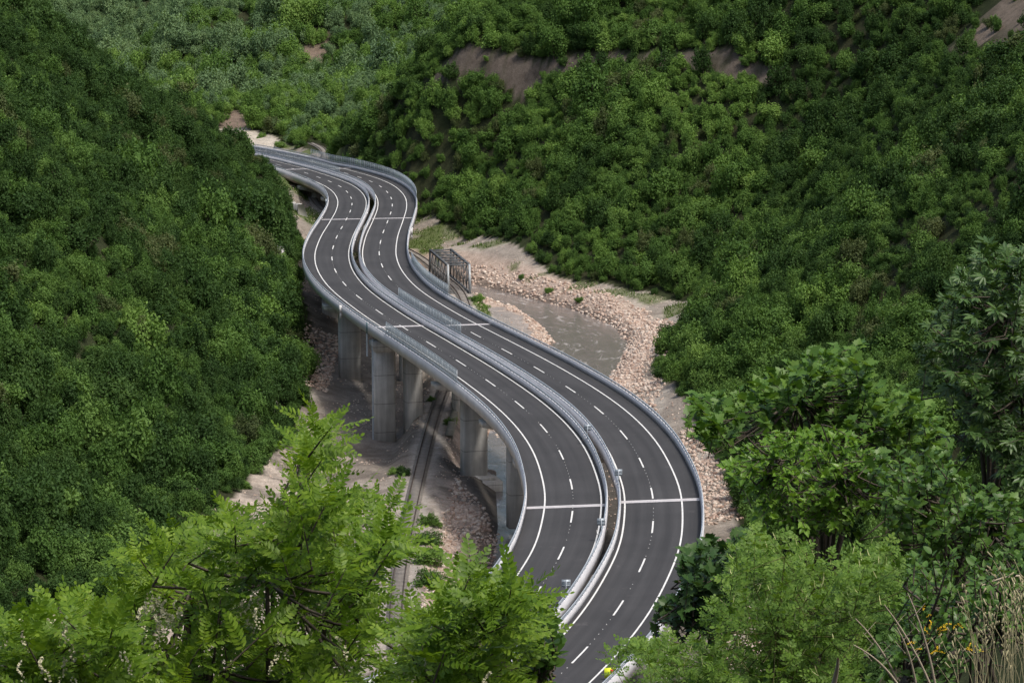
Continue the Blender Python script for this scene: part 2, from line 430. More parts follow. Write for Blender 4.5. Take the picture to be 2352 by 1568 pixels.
ctl = [
    # valley floor
    (-10, 250, -18), (-40, 260, -17), (0, 350, -18.5), (-22, 360, -18), (-40, 380, -17), (-25, 420, -18.5), (-40, 440, -17), (-22, 450, -19), (-24, 485, -21.5), (-20, 500, -21), (-34, 505, -19),
    (-30, 550, -18), (-24, 600, -18), (-35, 640, -16), (-38, 680, -15), (-44, 730, -14.5), (0, 560, -19), (-3, 600, -17.5), (-5, 520, -19), (5, 395, -18), (-5, 440, -18.5),
    (-15, 700, -16.3), (-25, 735, -15.2), (5, 655, -17), (25, 622, -17.2), (36, 602, -17.2), (31, 580, -17.5), (27, 555, -17.5), (22, 520, -18), (27, 470, -17.5), (30, 440, -17.5), (30, 400, -17.5), (26, 340, -17.5),
    # left slope
    (-64, 330, -17), (-85, 330, -2), (-130, 330, 34), (-54, 400, -17), (-72, 400, -3), (-92, 400, 12), (-130, 400, 40), (-46, 470, -17), (-62, 470, -4), (-82, 470, 10), (-120, 470, 38),
    (-41, 540, -17), (-60, 540, -1), (-82, 540, 16), (-120, 540, 45), (-45, 620, -15), (-62, 620, -2), (-85, 620, 16), (-125, 620, 45), (-52, 690, -14), (-66, 690, -3), (-88, 690, 14), (-120, 690, 40),
    (-57, 757, -15), (-80, 764, 5.5), (-89, 772, 10), (-70, 765, -3), (-77, 750, 0), (-95, 735, 17), (-113, 722, 35), (-160, 715, 70), (-100, 792, -4), (-120, 785, 10), (-150, 800, 28), (-75, 812, -11.5), (-92, 850, -11), (-110, 900, -10), (-130, 870, -10), (-190, 940, -8),
    # right slope
    (9, 652, -17), (20, 682, -2), (-12, 710, -16), (-2, 738, 2), (25, 700, 10), (-26, 752, -15), (38, 618, -16.5), (52, 640, -4), (60, 665, 12), (50, 560, -3), (75, 560, 17), (100, 545, 36),
    (27, 524, -17.3), (46, 515, -3), (68, 500, 13), (92, 485, 33), (34, 455, -17), (53, 445, -3), (76, 430, 13), (105, 410, 35), (33, 400, -17), (55, 385, -2), (80, 370, 15), (110, 350, 37), (32, 340, -17), (55, 320, -1), (90, 300, 25),
    (-13.6, 770, 25), (25, 735, 28), (60, 690, 31.5), (96, 620, 36), (85, 600, 25), (-22.6, 800, 19), (-33.6, 800, 8), (-42.6, 800, -1), (-50, 800, -9), (-14, 812, 25), (-5.8, 832, 32), (30, 800, 55), (75, 750, 66), (115, 680, 66), (140, 600, 66), (140, 450, 62),
    (-30, 860, 3), (-12, 890, 12), (20, 930, 40), (-50, 860, -9), (60, 900, 85),
    # far hills
    (-91, 930, -10), (-70, 922, -10), (-48, 900, -9), (-125, 965, -5), (-57, 965, -3), (-90, 965, -4), (-30, 950, 4), (-115, 1030, -10), (-62, 1025, -9), (-125, 1068, -7), (-130, 1110, 8), (-134, 1140, 18), (-60, 1080, 0), (-20, 1050, 10), (-105, 1190, 36), (-40, 1200, 48),
    (30, 1150, 62), (-90, 1400, 112), (0, 1400, 130), (60, 1000, 66), (-152, 1160, -6), (-170, 1195, -10), (-150, 1225, -7), (-180, 1235, -8), (-200, 1300, 12), (-165, 1320, 20), (-235, 1350, 30), (-200, 1450, 62), (-140, 1400, 75), (-165, 1100, -11), (-160, 1020, -10), (-235, 1550, 90), (-260, 1650, 110), (-285, 1800, 150), (-230, 1800, 150),
    (-310, 2050, 150), (-150, 2050, 160), (-350, 1700, 95), (-190, 1010, -11), (-230, 1120, -4), (-275, 1050, 30), (-250, 800, 95), (-250, 500, 130), (-250, 350, 120), (-330, 1350, 70), (250, 350, 120), (250, 500, 130), (250, 700, 140), (250, 900, 150), (220, 1200, 150),
    (200, 1500, 170), (0, 1800, 180), (0, 2100, 230), (300, 2100, 230), (-140, 1600, 80),
    # the hillside below the camera
    (0, 0, 75.7), (6, -1, 75.3), (12, 0, 74.0), (20, 2, 71), (-6, -1, 74.5), (-12, 0, 72.5), (-20, 2, 69), (12, 14, 69.5), (20, 20, 63), (40, 0, 62), (40, 30, 50), (-2, 6, 71.5), (-6, 5, 70), (2, 6, 74.6), (2.6, 12, 72.4), (4, 14, 73.0), (6, 20, 71.0), (2.2, 18, 70.0), (3, 28, 67.5), (5, 24, 69.8), (8, 30, 66.5), (-1, 14, 66), (-4, 15, 65.5), (0, 40, 45), (-12, 40, 44), (14, 40, 52), (0, 80, 12), (0, 130, -10), (0, 200, -17),
    (-60, 60, 25), (-60, 130, -5), (-60, 200, -17), (60, 130, 12), (60, 200, 0), (95, 200, 24), (120, 120, 60), (120, 0, 75), (-120, 0, 62), (-120, 120, 20), (-120, 220, 12), (150, 220, 65), (0, -60, 110), (-60, -40, 100), (60, -40, 88), (250, 0, 150), (-250, 0, 130), (-250, 200, 100),
]
ctl = np.array(ctl, float)


FOOT_L = np.array([(200, -40), (330, -45), (380, -45), (415, -42.5), (440, -39.5), (470, -38.5), (500, -37), (540, -37), (600, -45), (650, -48), (700, -53), (757, -60), (800, -77), (845, -97), (900, -112), (925, -112), (935, -98), (945, -80)])
FOOT_R = np.array([(200, 40), (330, 32), (400, 33), (455, 33), (500, 28), (522, 26), (545, 29), (580, 36), (612, 39), (630, 26), (650, 11), (680, 0), (708, -11), (750, -26), (800, -45), (850, -53), (870, -57), (905, -70), (935, -86), (945, -88)])


def _k(dx, dy):
    return np.sqrt(dx * dx + dy * dy + 4.0)


_A = _k(ctl[:, None, 0] - ctl[None, :, 0], ctl[:, None, 1] - ctl[None, :, 1])
_n = len(ctl)
_S = np.zeros((_n + 3, _n + 3)); _S[:_n, :_n] = _A
_S[:_n, _n] = 1; _S[:_n, _n + 1:] = ctl[:, :2] / 100; _S[_n:, :_n] = _S[:_n, _n:].T
_w = np.linalg.solve(_S, np.r_[ctl[:, 2], 0, 0, 0])


def height(x, y, detail=True):
    x = np.asarray(x, float); y = np.asarray(y, float); sh = x.shape
    x = x.ravel(); y = y.ravel(); H = np.empty(len(x))
    for s in range(0, len(x), 20000):
        e = slice(s, s + 20000)
        H[e] = _k(x[e, None] - ctl[:, 0], y[e, None] - ctl[:, 1]) @ _w[:_n] + _w[_n] + (x[e] * _w[_n + 1] + y[e] * _w[_n + 2]) / 100
    # bare cut across the right slope
    d, _, sd = dist_poly(x, y, CUT)
    along = sstep(0, 12, d) * 0
    m = np.abs(d - np.abs(sd)) < 6
    H = H + np.where(m, 3.6 * (sstep(-1.8, 1.8, sd) - 0.4) * np.exp(-np.abs(sd) / 25.0) * sstep(-20, -6, x) * (1 - sstep(44, 61, x)), 0)
    # shallow gullies on the wooded slopes
    xl = np.interp(y, FOOT_L[:, 0], FOOT_L[:, 1]); xr = np.interp(y, FOOT_R[:, 0], FOOT_R[:, 1])
    out = np.where(y < 945, np.clip(np.maximum(xl - x, x - xr), 0, None), 30.0)
    rl = sstep(4, 26, out) * sstep(280, 330, y) * (1 - sstep(690, 730, y) * (1 - sstep(800, 840, y)) * (x < -45))
    H = H + rl * ((vnoise(x, y, 34, 51) - 0.5) * 9.0 + (vnoise(x, y, 15, 52) - 0.5) * 4.0) * np.where(np.abs(x) < 400, 1, 0)
    # railway formation
    d, z, _ = dist_poly(x, y, TRACK)
    k = 1 - sstep(2.6, 7.0, d)
    H = H * (1 - k) + (z - 0.32) * k
    if detail:
        H = H + (vnoise(x, y, 7, 3) - 0.5) * 0.9 * np.clip(sstep(3, 8, d), 0, 1) + (vnoise(x, y, 2.3, 5) - 0.5) * 0.35 * sstep(2.8, 5, d)
    # river bed
    d, w, _ = dist_poly(x, y, RIVER)
    bed = WATER - 1.2 + np.clip(d - w + 1.5, 0, None) * 0.75
    H = np.where(y > 170, np.minimum(H, bed), H)
    # keep the ground under the deck
    d, z, _ = dist_poly(x, y, CV[::3, :3])
    H = np.where(d < 40, np.minimum(H, z - 3.0 + 2.2 * sstep(815, 850, y) + np.clip(d - 13, 0, None) * 2.5), H)
    return H.reshape(sh)


def floor_mask(x, y):
    xl = np.interp(y, FOOT_L[:, 0], FOOT_L[:, 1]); xr = np.interp(y, FOOT_R[:, 0], FOOT_R[:, 1])
    return (x > xl) & (x < xr) & (y > 200) & (y < 945)


# bare patches, outlined where they lie on the slopes (frame coordinates projected onto the ground)
BARE = [
    [(2180, 105), (2230, 75), (2290, 15), (2320, -30), (2420, -30), (2420, 75), (2280, 100)],
    [(510, 300), (520, 262), (545, 250), (580, 268), (575, 300)],
    [(688, 150), (705, 108), (745, 100), (765, 150), (720, 168)],
    [(300, 150), (312, 95), (335, 90), (330, 150)],
    [(370, 18), (365, -30), (405, -30), (402, 20)],
]
GRAVEL_FAR = [(470, 345), (490, 296), (560, 294), (625, 310), (655, 330), (640, 345)]


def ax(*seg):
    return np.unique(np.concatenate([np.arange(a, b, s) for a, b, s in seg]))


xs = ax((-360, -90, 7), (-90, 66, 1.0), (66, 380, 7))
ys = ax((-60, 60, 1.5), (60, 330, 6), (330, 700, 1.0), (700, 1000, 2.0), (1000, 2160, 12))
GX, GY = np.meshgrid(xs, ys)
GZ = height(GX, GY)
nx, ny = len(xs), len(ys)
TV = np.c_[GX.ravel(), GY.ravel(), GZ.ravel()]
ii = (np.arange(ny - 1)[:, None] * nx + np.arange(nx - 1)[None]).ravel()
TF = np.c_[ii, ii + 1, ii + nx + 1, ii + nx]


def ground_colour(V):
    x, y, z = V.T
    px, py, zc = proj(V)
    c = np.tile(np.array([0.030, 0.042, 0.018]), (len(V), 1))          # forest floor
    nz = vnoise(x, y, 9, 8)[:, None]
    c = c * (1 - nz * 0.5) + np.array([0.055, 0.048, 0.030]) * nz * 0.5
    fl = floor_mask(x, y)

    def put(m, col, k=1.0):
        m = np.asarray(m, float)[:, None] * k
        c[:] = c * (1 - m) + np.array(col) * m
    n1 = vnoise(x, y, 5, 1); n2 = vnoise(x, y, 14, 2); n3 = vnoise(x, y, 2.2, 9)
    put(fl, (0.27, 0.24, 0.21))
    put(fl * sstep(0.45, 0.75, n1), (0.34, 0.31, 0.275))
    put(fl * sstep(0.62, 0.85, n2) * 0.8, (0.19, 0.165, 0.14))
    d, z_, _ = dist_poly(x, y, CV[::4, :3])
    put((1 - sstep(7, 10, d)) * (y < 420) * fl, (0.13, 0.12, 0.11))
    put(fl * (1 - sstep(12, 17, d)) * (y < 600), (0.19, 0.172, 0.155), 0.75)      # darker dirt below the decks
    put(fl * sstep(470, 395, y) * (x < 0), (0.44, 0.385, 0.34), 0.9)               # pale pinkish dirt
    put(fl * (x < -26) * (y < 470), (0.40, 0.345, 0.295), 0.8)
    put(fl * (x > -20) * (y > 590) * sstep(0.3, 0.6, n1 * 0.6 + n3 * 0.4), (0.36, 0.325, 0.28), 0.9)   # dirt beyond the river
    dr, w, sd = dist_poly(x, y, RIVER)
    put(fl * (1 - sstep(6, 9, dr - w)) * (y > 360), (0.46, 0.36, 0.30), 0.8)
    put((1 - sstep(0.8, 2.6, np.abs(dr - w))) * (y > 200), (0.10, 0.085, 0.075), 0.8)
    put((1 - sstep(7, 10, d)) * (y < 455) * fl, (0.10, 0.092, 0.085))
    put(fl * (x > 7) * (x < 23) * (y > 395) * (y < 465), (0.085, 0.078, 0.07))        # ground seen through the deck gap, set darker
    dt, _, _ = dist_poly(x, y, TRACK)
    put(fl * sstep(0.50, 0.72, vnoise(x, y, 3.3, 61)) * (y < 620) * (x < 0), (0.15, 0.132, 0.115), 0.75)
    put(fl * (1 - sstep(1.9, 2.6, dt)), (0.36, 0.33, 0.30))
    put(fl * (x > -16) * (x < 8) * (y > 560) * (y < 625) * (dr - w > 4.5) * (dt > 5.5), (0.27, 0.255, 0.245), .8)
    g = fl & (y > 640) & (x < -17) & (dt > 2.2) & (d > 4)
    put(g * sstep(0.3, 0.5, n1), (0.085, 0.12, 0.035), 0.9)
    g = fl & (dt > 2.0) & (dt < 5.5) & (y > 560) & (y < 606)
    put(g * 1.0, (0.10, 0.14, 0.04), 0.9)
    g = fl & (y > 600) & ((np.interp(y, FOOT_R[:, 0], FOOT_R[:, 1]) - x) < 6)
    put(g * sstep(0.45, 0.6, n1), (0.10, 0.125, 0.05), 0.8)
    for k, p in enumerate(BARE):
        put(inside(px, py, p) & (zc > 300), (0.20, 0.155, 0.125) if k else (0.17, 0.14, 0.115))
    put(inside(px, py, GRAVEL_FAR) & (zc > 880) & (zc < 960), (0.46, 0.42, 0.36))
    dc, _, sd = dist_poly(x, y, CUT)
    m = (dc < 2.4) & (np.abs(dc - np.abs(sd)) < 4)
    put(m * sstep(0.1, 0.5, n3 * 0.5 + n1 * 0.5), (0.125, 0.105, 0.09))
    c[fl] *= 1.12
    return c


def ground_mat():
    m, nt, N, L = new_mat('ground')
    out = N.new('ShaderNodeOutputMaterial'); p = N.new('ShaderNodeBsdfPrincipled')
    a = N.new('ShaderNodeAttribute'); a.attribute_name = 'tone'
    n1 = noise(nt, 0.55, 8, 0.7); n2 = noise(nt, 3.0, 5, 0.7)
    c = mixc(nt, a.outputs['Color'], ramp(nt, n1.outputs['Fac'], [(0.3, (0.62, 0.60, 0.58)), (0.7, (1.25, 1.25, 1.25))]).outputs['Color'], 0.9, 'MULTIPLY')
    c = mixc(nt, c, ramp(nt, n2.outputs['Fac'], [(0.35, (0.7, 0.7, 0.7)), (0.68, (1.25, 1.24, 1.22))]).outputs['Color'], 0.8, 'MULTIPLY')
    L.new(c, p.inputs['Base Color']); p.inputs['Roughness'].default_value = 0.95; p.inputs['Specular IOR Level'].default_value = 0.1
    b = N.new('ShaderNodeBump'); b.inputs['Strength'].default_value = 0.6; b.inputs['Distance'].default_value = 0.25
    L.new(n2.outputs['Fac'], b.inputs['Height']); L.new(b.outputs['Normal'], p.inputs['Normal'])
    L.new(p.outputs['BSDF'], out.inputs['Surface'])
    return m


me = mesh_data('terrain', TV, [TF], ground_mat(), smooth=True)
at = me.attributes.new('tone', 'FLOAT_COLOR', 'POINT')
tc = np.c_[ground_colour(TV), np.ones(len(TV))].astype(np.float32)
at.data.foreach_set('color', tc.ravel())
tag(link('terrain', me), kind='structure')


def water_mat():
    m, nt, N, L = new_mat('river_water')
    out = N.new('ShaderNodeOutputMaterial'); p = N.new('ShaderNodeBsdfPrincipled')
    a = N.new('ShaderNodeAttribute'); a.attribute_name = 'flow'
    mp = N.new('ShaderNodeMapping'); mp.inputs['Scale'].default_value = (0.20, 0.55, 1); L.new(a.outputs['Vector'], mp.inputs['Vector'])
    n1 = noise(nt, 1.0, 7, 0.62, mp.outputs['Vector']); n2 = noise(nt, 0.11, 3, 0.5, a.outputs['Vector'])
    n1.inputs['Distortion'].default_value = 0.8
    c = ramp(nt, n1.outputs['Fac'], [(0.3, (0.165, 0.147, 0.138)), (0.7, (0.215, 0.195, 0.185))]).outputs['Color']
    ad = N.new('ShaderNodeMath'); ad.operation = 'MULTIPLY_ADD'; ad.inputs[1].default_value = 0.45
    L.new(n2.outputs['Fac'], ad.inputs[0]); L.new(n1.outputs['Fac'], ad.inputs[2])
    fo = ramp(nt, ad.outputs[0], [(0.80, (0, 0, 0)), (0.93, (0.7, 0.7, 0.7))])
    c = mixc(nt, c, (0.62, 0.60, 0.59), fo.outputs['Color'])
    L.new(c, p.inputs['Base Color']); p.inputs['Roughness'].default_value = 0.16; p.inputs['Specular IOR Level'].default_value = 0.5
    b = N.new('ShaderNodeBump'); b.inputs['Strength'].default_value = 0.5; b.inputs['Distance'].default_value = 0.2
    L.new(n1.outputs['Fac'], b.inputs['Height']); L.new(b.outputs['Normal'], p.inputs['Normal'])
    L.new(p.outputs['BSDF'], out.inputs['Surface'])
    return m


RV = spline(RIVER, 8)
rt = np.gradient(RV[:, :2], axis=0); rt /= np.linalg.norm(rt, axis=1)[:, None]; rn = np.c_[-rt[:, 1], rt[:, 0]]
cols_ = np.linspace(-1, 1, 7)
wv = np.concatenate([np.c_[RV[:, :2] + rn * (k * (RV[:, 2:3] + 2.5)), np.full(len(RV), WATER)] for k in cols_])
nr = len(RV); fi = np.arange(nr - 1)
wf = np.concatenate([np.c_[fi + k * nr, fi + 1 + k * nr, fi + 1 + (k + 1) * nr, fi + (k + 1) * nr] for k in range(6)])
me = mesh_data('river', wv, [wf], water_mat(), smooth=True)
rs = np.r_[0, np.cumsum(np.linalg.norm(np.diff(RV[:, :2], axis=0), axis=1))]
fl = np.concatenate([np.c_[rs, k * (RV[:, 2] + 2.5), 0 * rs] for k in cols_]).astype(np.float32)
me.attributes.new('flow', 'FLOAT_VECTOR', 'POINT').data.foreach_set('vector', fl.ravel())
tag(link('river', me), kind='structure')

# ------------------------------------------------------------------ the two viaducts
OFF = 4.95
I0, I1 = 2.0, NC - 3.0
PRE_I = NPRE * SUB


def make_viaduct(side, label):
    """side -1: carriageway on the left of the photo, +1: on the right; distances measured from its own lane line"""
    s = side
    c = s * OFF                                  # lane line
    out_e, in_e = 5.75, 3.95                     # outer / inner parapet faces from the lane line
    root = empty('motorway_viaduct', (0, 0, 0))
    tag(root, label, 'viaduct', 'twin viaducts of the curving motorway')
    U = lambda d: c + s * d                      # d > 0: towards the outer edge
    # deck slab
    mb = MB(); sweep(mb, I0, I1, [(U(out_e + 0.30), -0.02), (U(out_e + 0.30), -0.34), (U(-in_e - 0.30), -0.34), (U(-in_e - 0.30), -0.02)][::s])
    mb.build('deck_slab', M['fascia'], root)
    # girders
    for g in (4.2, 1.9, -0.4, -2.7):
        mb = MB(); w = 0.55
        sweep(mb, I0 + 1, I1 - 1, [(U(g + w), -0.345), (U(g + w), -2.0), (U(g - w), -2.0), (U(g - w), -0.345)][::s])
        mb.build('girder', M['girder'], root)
    # asphalt
    mb = MB(); us = np.linspace(-in_e, out_e, 7)[::s]
    st = sweep(mb, I0, I1, [(U(u), 0.0) for u in us], closed=False)
    me = mb.data('asphalt_surface', M['asphalt'])
    lane = np.zeros((len(st), 7, 3), np.float32)
    lane[:, :, 0] = np.interp(st, np.arange(NC), CS)[:, None]; lane[:, :, 1] = (us * 1.0)[None] + s * 36
    me.attributes.new('lane', 'FLOAT_VECTOR', 'POINT').data.foreach_set('vector', lane.ravel())
    link('asphalt_surface', me, root)
    # edge lines, slightly gapped every 12 m as painted
    for e in (3.52, -3.5):
        mb = MB(); sweep(mb, I0, I1, [(U(e - 0.1), 0.005), (U(e + 0.1), 0.005)][::s], closed=False)
        mb.build('edge_line', M['paint'], root)
    mb = MB(); dots = MB()
    dash = DASH_L if s < 0 else DASH_R
    dst = [PRE_I + d * SUB for d in dash]
    ss = list(np.interp(dst, np.arange(NC), CS))
    while ss[0] > 30: ss.insert(0, ss[0] - 14)
    while ss[-1] < CS[-1] - 25: ss.append(ss[-1] + 18.8)
    for k, q in enumerate(ss):
        gap = ss[min(k + 1, len(ss) - 1)] - q if k + 1 < len(ss) else 18
        L_ = gap * 0.335
        mb = MB(); sweep(mb, station_of_s(q - L_ / 2), station_of_s(q + L_ / 2), [(c - 0.1, 0.005), (c + 0.1, 0.005)], closed=False, step=0.5)
        mb.build('lane_dash', M['paint'], root)
        if q > 250:
            for t in np.arange(L_ / 2 + 1.6, gap - L_ / 2 - 1, 1.9):
                if random.random() < 0.8:
                    sweep(dots, station_of_s(q + t), station_of_s(q + t + 0.22), [(c - 0.04, 0.004), (c + 0.04, 0.004)], closed=False)
    tag(dots.build('marking_dots', M['paint'], root), kind='stuff')
    # expansion joints
    for py in ((1162, 749.5, 503.5, 389) if s < 0 else (1150, 746.5, 501.5, 388)):
        q = CS[0] + np.interp(station_of_y(py, c), np.arange(NC), CS)
        mb = MB()
        for o in (-0.66, 0.05):
            sweep(mb, station_of_s(q + o), station_of_s(q + o + 0.62), [(U(out_e - .02), 0.009), (U(-in_e + .02), 0.009)][::s], closed=False)
        mb.build('expansion_joint', M['joint'], root)
    # parapets with steel rail
    for e, sg in ((out_e, 1), (-in_e, -1)):
        w = 0.36
        mb = MB()
        prof = [(U(e), -0.01), (U(e + sg * 0.05), 0.82), (U(e + sg * w), 0.82), (U(e + sg * (w + 0.02)), -0.95), (U(e + sg * (w - 0.1)), -0.95), (U(e + sg * (w - 0.1)), -0.01)]
        if sg * s < 0: prof = prof[::-1]
        sweep(mb, I0, I1, prof[::-1])
        par = mb.build('parapet', M['parapet'], root)
        mb = MB(); cu = U(e + sg * 0.2)
        for v, r in ((1.22, 0.055), (1.03, 0.035)):
            sweep(mb, I0, I1, [(cu - r, v - r), (cu - r, v + r), (cu + r, v + r), (cu + r, v - r)])
        q = CS[int(I0)] + 1
        while q < CS[int(I1)] - 2:
            i = station_of_s(q)
            mb.bar(frame(i, cu, 0.80), frame(i, cu, 1.24), 0.09); q += 2.0
        mb.build('guard_rail', M['galv'], par)
    return root


def mesh_fence(root, off, ia, ib, hgt=2.1):
    mb = MB(); sa, sb = np.interp([ia, ib], np.arange(NC), CS)
    n = int((sb - sa) / 2.0)
    sweep(mb, ia, ib, [(off - .03, .82 + hgt), (off - .03, .88 + hgt), (off + .03, .88 + hgt), (off + .03, .82 + hgt)])
    fp = mb.build('mesh_fence', M['galv'], root)
    mb = MB()
    for k in range(n + 1):
        i = station_of_s(sa + (sb - sa) * k / n)
        mb.bar(frame(i, off, 0.8), frame(i, off, 0.815 + hgt), 0.08)
        if n < 35: mb.build('fence_post', M['galv'], fp); mb = MB()
    if n >= 35: tag(mb.build('fence_post', M['galv'], fp), kind='stuff')
    mb = MB()
    for v in np.arange(0.95, 0.85 + hgt, 0.24):
        sweep(mb, ia, ib, [(off - .015, v - .015), (off - .015, v + .015), (off + .015, v + .015), (off + .015, v - .015)])
    q = sa
    while q < sb:
        i = station_of_s(q); mb.bar(frame(i, off, 0.9), frame(i, off, 0.85 + hgt), 0.028); q += 0.24
    tag(mb.build('wire_mesh', M['mesh_wire'], fp), kind='stuff')


VL = make_viaduct(-1, 'outer motorway viaduct nearer the railway, with its tall concrete piers showing')
VR = make_viaduct(1, 'inner motorway viaduct running beside the river bend')
RPL = VR
mesh_fence(VR, OFF - 3.95 - 0.2, station_of_y(697, 1.0), station_of_y(782, 1.0))
mesh_fence(VL, -OFF - 5.75 - 0.2, station_of_y(779, -OFF - 5.75), station_of_y(893, -OFF - 5.75))
mesh_fence(VR, OFF + 5.75 + 0.2, station_of_y(612, OFF + 5.75), station_of_y(690, OFF + 5.75))
mesh_fence(VR, OFF + 5.75 + 0.2, 96, station_of_y(465, OFF + 5.75))
mesh_fence(VR, OFF - 3.95 - 0.2, 60, station_of_y(405, 1.0), 1.6)


def pier(root, y0, off_c, shaft_off, zb, w=4.0, th=2.5, cap=True, pipe=False, rnd=False):
    i = float(np.interp(-y0, -CV[:, 1], np.arange(NC)))
    p = frame(i, off_c, 0); n = frame(i, off_c + 1, 0) - p; n[2] = 0; n /= np.linalg.norm(n)
    t = np.array([-n[1], n[0], 0]); zt = p[2] - 2.0
    k = abs(float(np.interp(i, np.arange(NC), CC))) * 5.0
    mb = MB(); c = p + n * shaft_off
    ch = 0.34
    if rnd:
        an = np.linspace(0, 2 * pi, 20, endpoint=False); ol = np.c_[np.cos(an), np.sin(an)] * w / 2
    else:
        a, b = w / 2, th / 2
        ol = np.array([(-a, -b + ch), (-a + ch, -b), (a - ch, -b), (a, -b + ch), (a, b - ch), (a - ch, b), (-a + ch, b), (-a, b - ch)])
    zh = [zb, zt - 1.85 - k * 0.5] if cap else [zb, zt - k]
    m = len(ol)
    V = np.concatenate([np.array([c[:2] + n[:2] * q[0] + t[:2] * q[1] for q in ol]) for _ in zh])
    V = np.c_[V, np.repeat(zh, m)]
    j = np.arange(m); jn = (j + 1) % m
    mb.add(V, f=np.stack([j, jn, m + jn, m + j], -1), e=np.array([np.arange(m)[::-1], m + np.arange(m)]))
    sh = mb.build('pier', M['concrete'], root)
    if cap:
        cb = MB(); hw = 4.75; b = th / 2 + 0.25
        z0, z1, z2 = zt - 1.9 - k * .5, zt - 0.95 - k * .5, zt - 0.1 - k
        sec = [(-hw, z2), (-hw, z1), (shaft_off - w / 2 + 0.05, z0), (shaft_off + w / 2 - 0.05, z0), (hw, z1), (hw, z2)]
        m = len(sec)
        A = np.array([p[:2] + n[:2] * q[0] - t[:2] * b for q in sec]); B = np.array([p[:2] + n[:2] * q[0] + t[:2] * b for q in sec])
        zz = np.array([q[1] for q in sec])
        j = np.arange(m); jn = (j + 1) % m
        cb.add(np.r_[np.c_[A, zz], np.c_[B, zz]], f=np.stack([j, m + j, m + jn, jn], -1), e=np.array([np.arange(m), m + np.arange(m)[::-1]]))
        cb.build('pier_cap', M['concrete'], sh)
        for g in ((-3.4, 3.5) if root is VL else ()):
            bb = MB(); q = p + n * g; bb.box((q[0], q[1], zt - 0.06 - k * .5), (0.7, 0.9, 0.5 + k), math.atan2(n[1], n[0]))
            bb.build('bearing', M['girder'], sh)
    if pipe:
        pb = MB(); e = p - n * 5.5
        q = c - n * (w / 2 + 0.12)
        e2 = np.array([q[0], q[1], 0]) - t * 0.3
        pb.tube([(e2[0], e2[1], zt + 0.2), (e2[0], e2[1], zt - 3), (e2[0], e2[1], zb + 0.3)], [0.16] * 3, 8)
        pb.build('drain_pipe', M['galv'], sh)
    return sh


CL, CR = -OFF - 0.9, OFF + 0.9
for y0, so, zb, w, th, pp in ((577, 0.6, -18.5, 4, 2.5, False), (534, 0.2, -19.5, 4.0, 2.6, False), (489.5, -2.6, -23.5, 3.7, 2.8, True), (448, 1.9, -22.0, 4.0, 2.6, False), (416, 1.2, -20, 3.8, 2.5, False), (386, 0.5, -20, 3.8, 2.5, False), (352, 0.3, -20, 4, 2.6, True), (318, 0, -20, 4, 2.5, False), (285, 0, -20, 4, 2.5, False)):
    pier(VL, y0, CL, so, zb, w, th, True, pp)
pier(VL, 489.5, CL, 2.6, -23.5, 3.0, 2.6, False)
for y0 in (624, 672, 708): pier(VL, y0, CL, 0, -19, 3.6, 2.4)
for y0 in (745, 778): pier(VL, y0, CL, 0, -18, 2.1, 2.1, True, False, True)
for y0 in (745, 708, 672, 624, 577, 534, 489.5, 448, 416, 386, 352, 318, 285): pier(VR, y0, CR, 0.0, -23.5, 3.8, 2.5)

# footing of the pier by the track, boxes on the fascias
i = float(np.interp(-446.5, -CV[:, 1], np.arange(NC))); p = frame(i, CL + 1.9, 0)
mb = MB(); rz = math.atan2(CN[int(i)][1], CN[int(i)][0])
mb.box((p[0], p[1], -20.6), (7.2, 5.6, 2.4), rz); mb.box((p[0] - 0.2, p[1] + 0.5, -19.2), (5.6, 4.0, 0.5), rz)
mb.build('pier_footing', M['concrete'], VL)
for rootv, px, py, off, m_ in ((VL, 859, 774, -OFF - 5.75 - 0.62, 'white_box'), (VL, 809, 506, -OFF - 5.75 - 0.62, 'galv'), (VR, 1033.5, 580, OFF + 5.75 + 0.62, 'white_box'), (VR, 951, 476, OFF + 5.75 + 0.62, 'galv')):
    i = station_of_y(py / 1.08844, off)
    q = frame(i, off, 0.1); mb = MB(); rz = math.atan2(CN[int(i)][1], CN[int(i)][0])
    mb.box(q + np.array([0, 0, .05]), (0.45, 0.6, 1.3), rz); mb.box(q + np.array([0, 0, -1.1]), (0.3, 0.4, 1.0), rz)
    mb.build('service_box', M[m_], rootv)
i = station_of_y(752, -OFF - 5.75); mb = MB(); q = frame(i, -OFF - 5.75 - 0.42, 0); rz = math.atan2(CN[int(i)][1], CN[int(i)][0])
mb.box(q + np.array([0, 0, -0.1]), (0.12, 0.9, 1.9), rz); mb.build('joint_cover', M['teal'], VL)
mb = MB(); mb.tube([q + np.array([0, 0, -1.0]), q + np.array([0, 0, -5.0])], [0.18, 0.18], 8); mb.build('drain_pipe', M['galv'], VL)

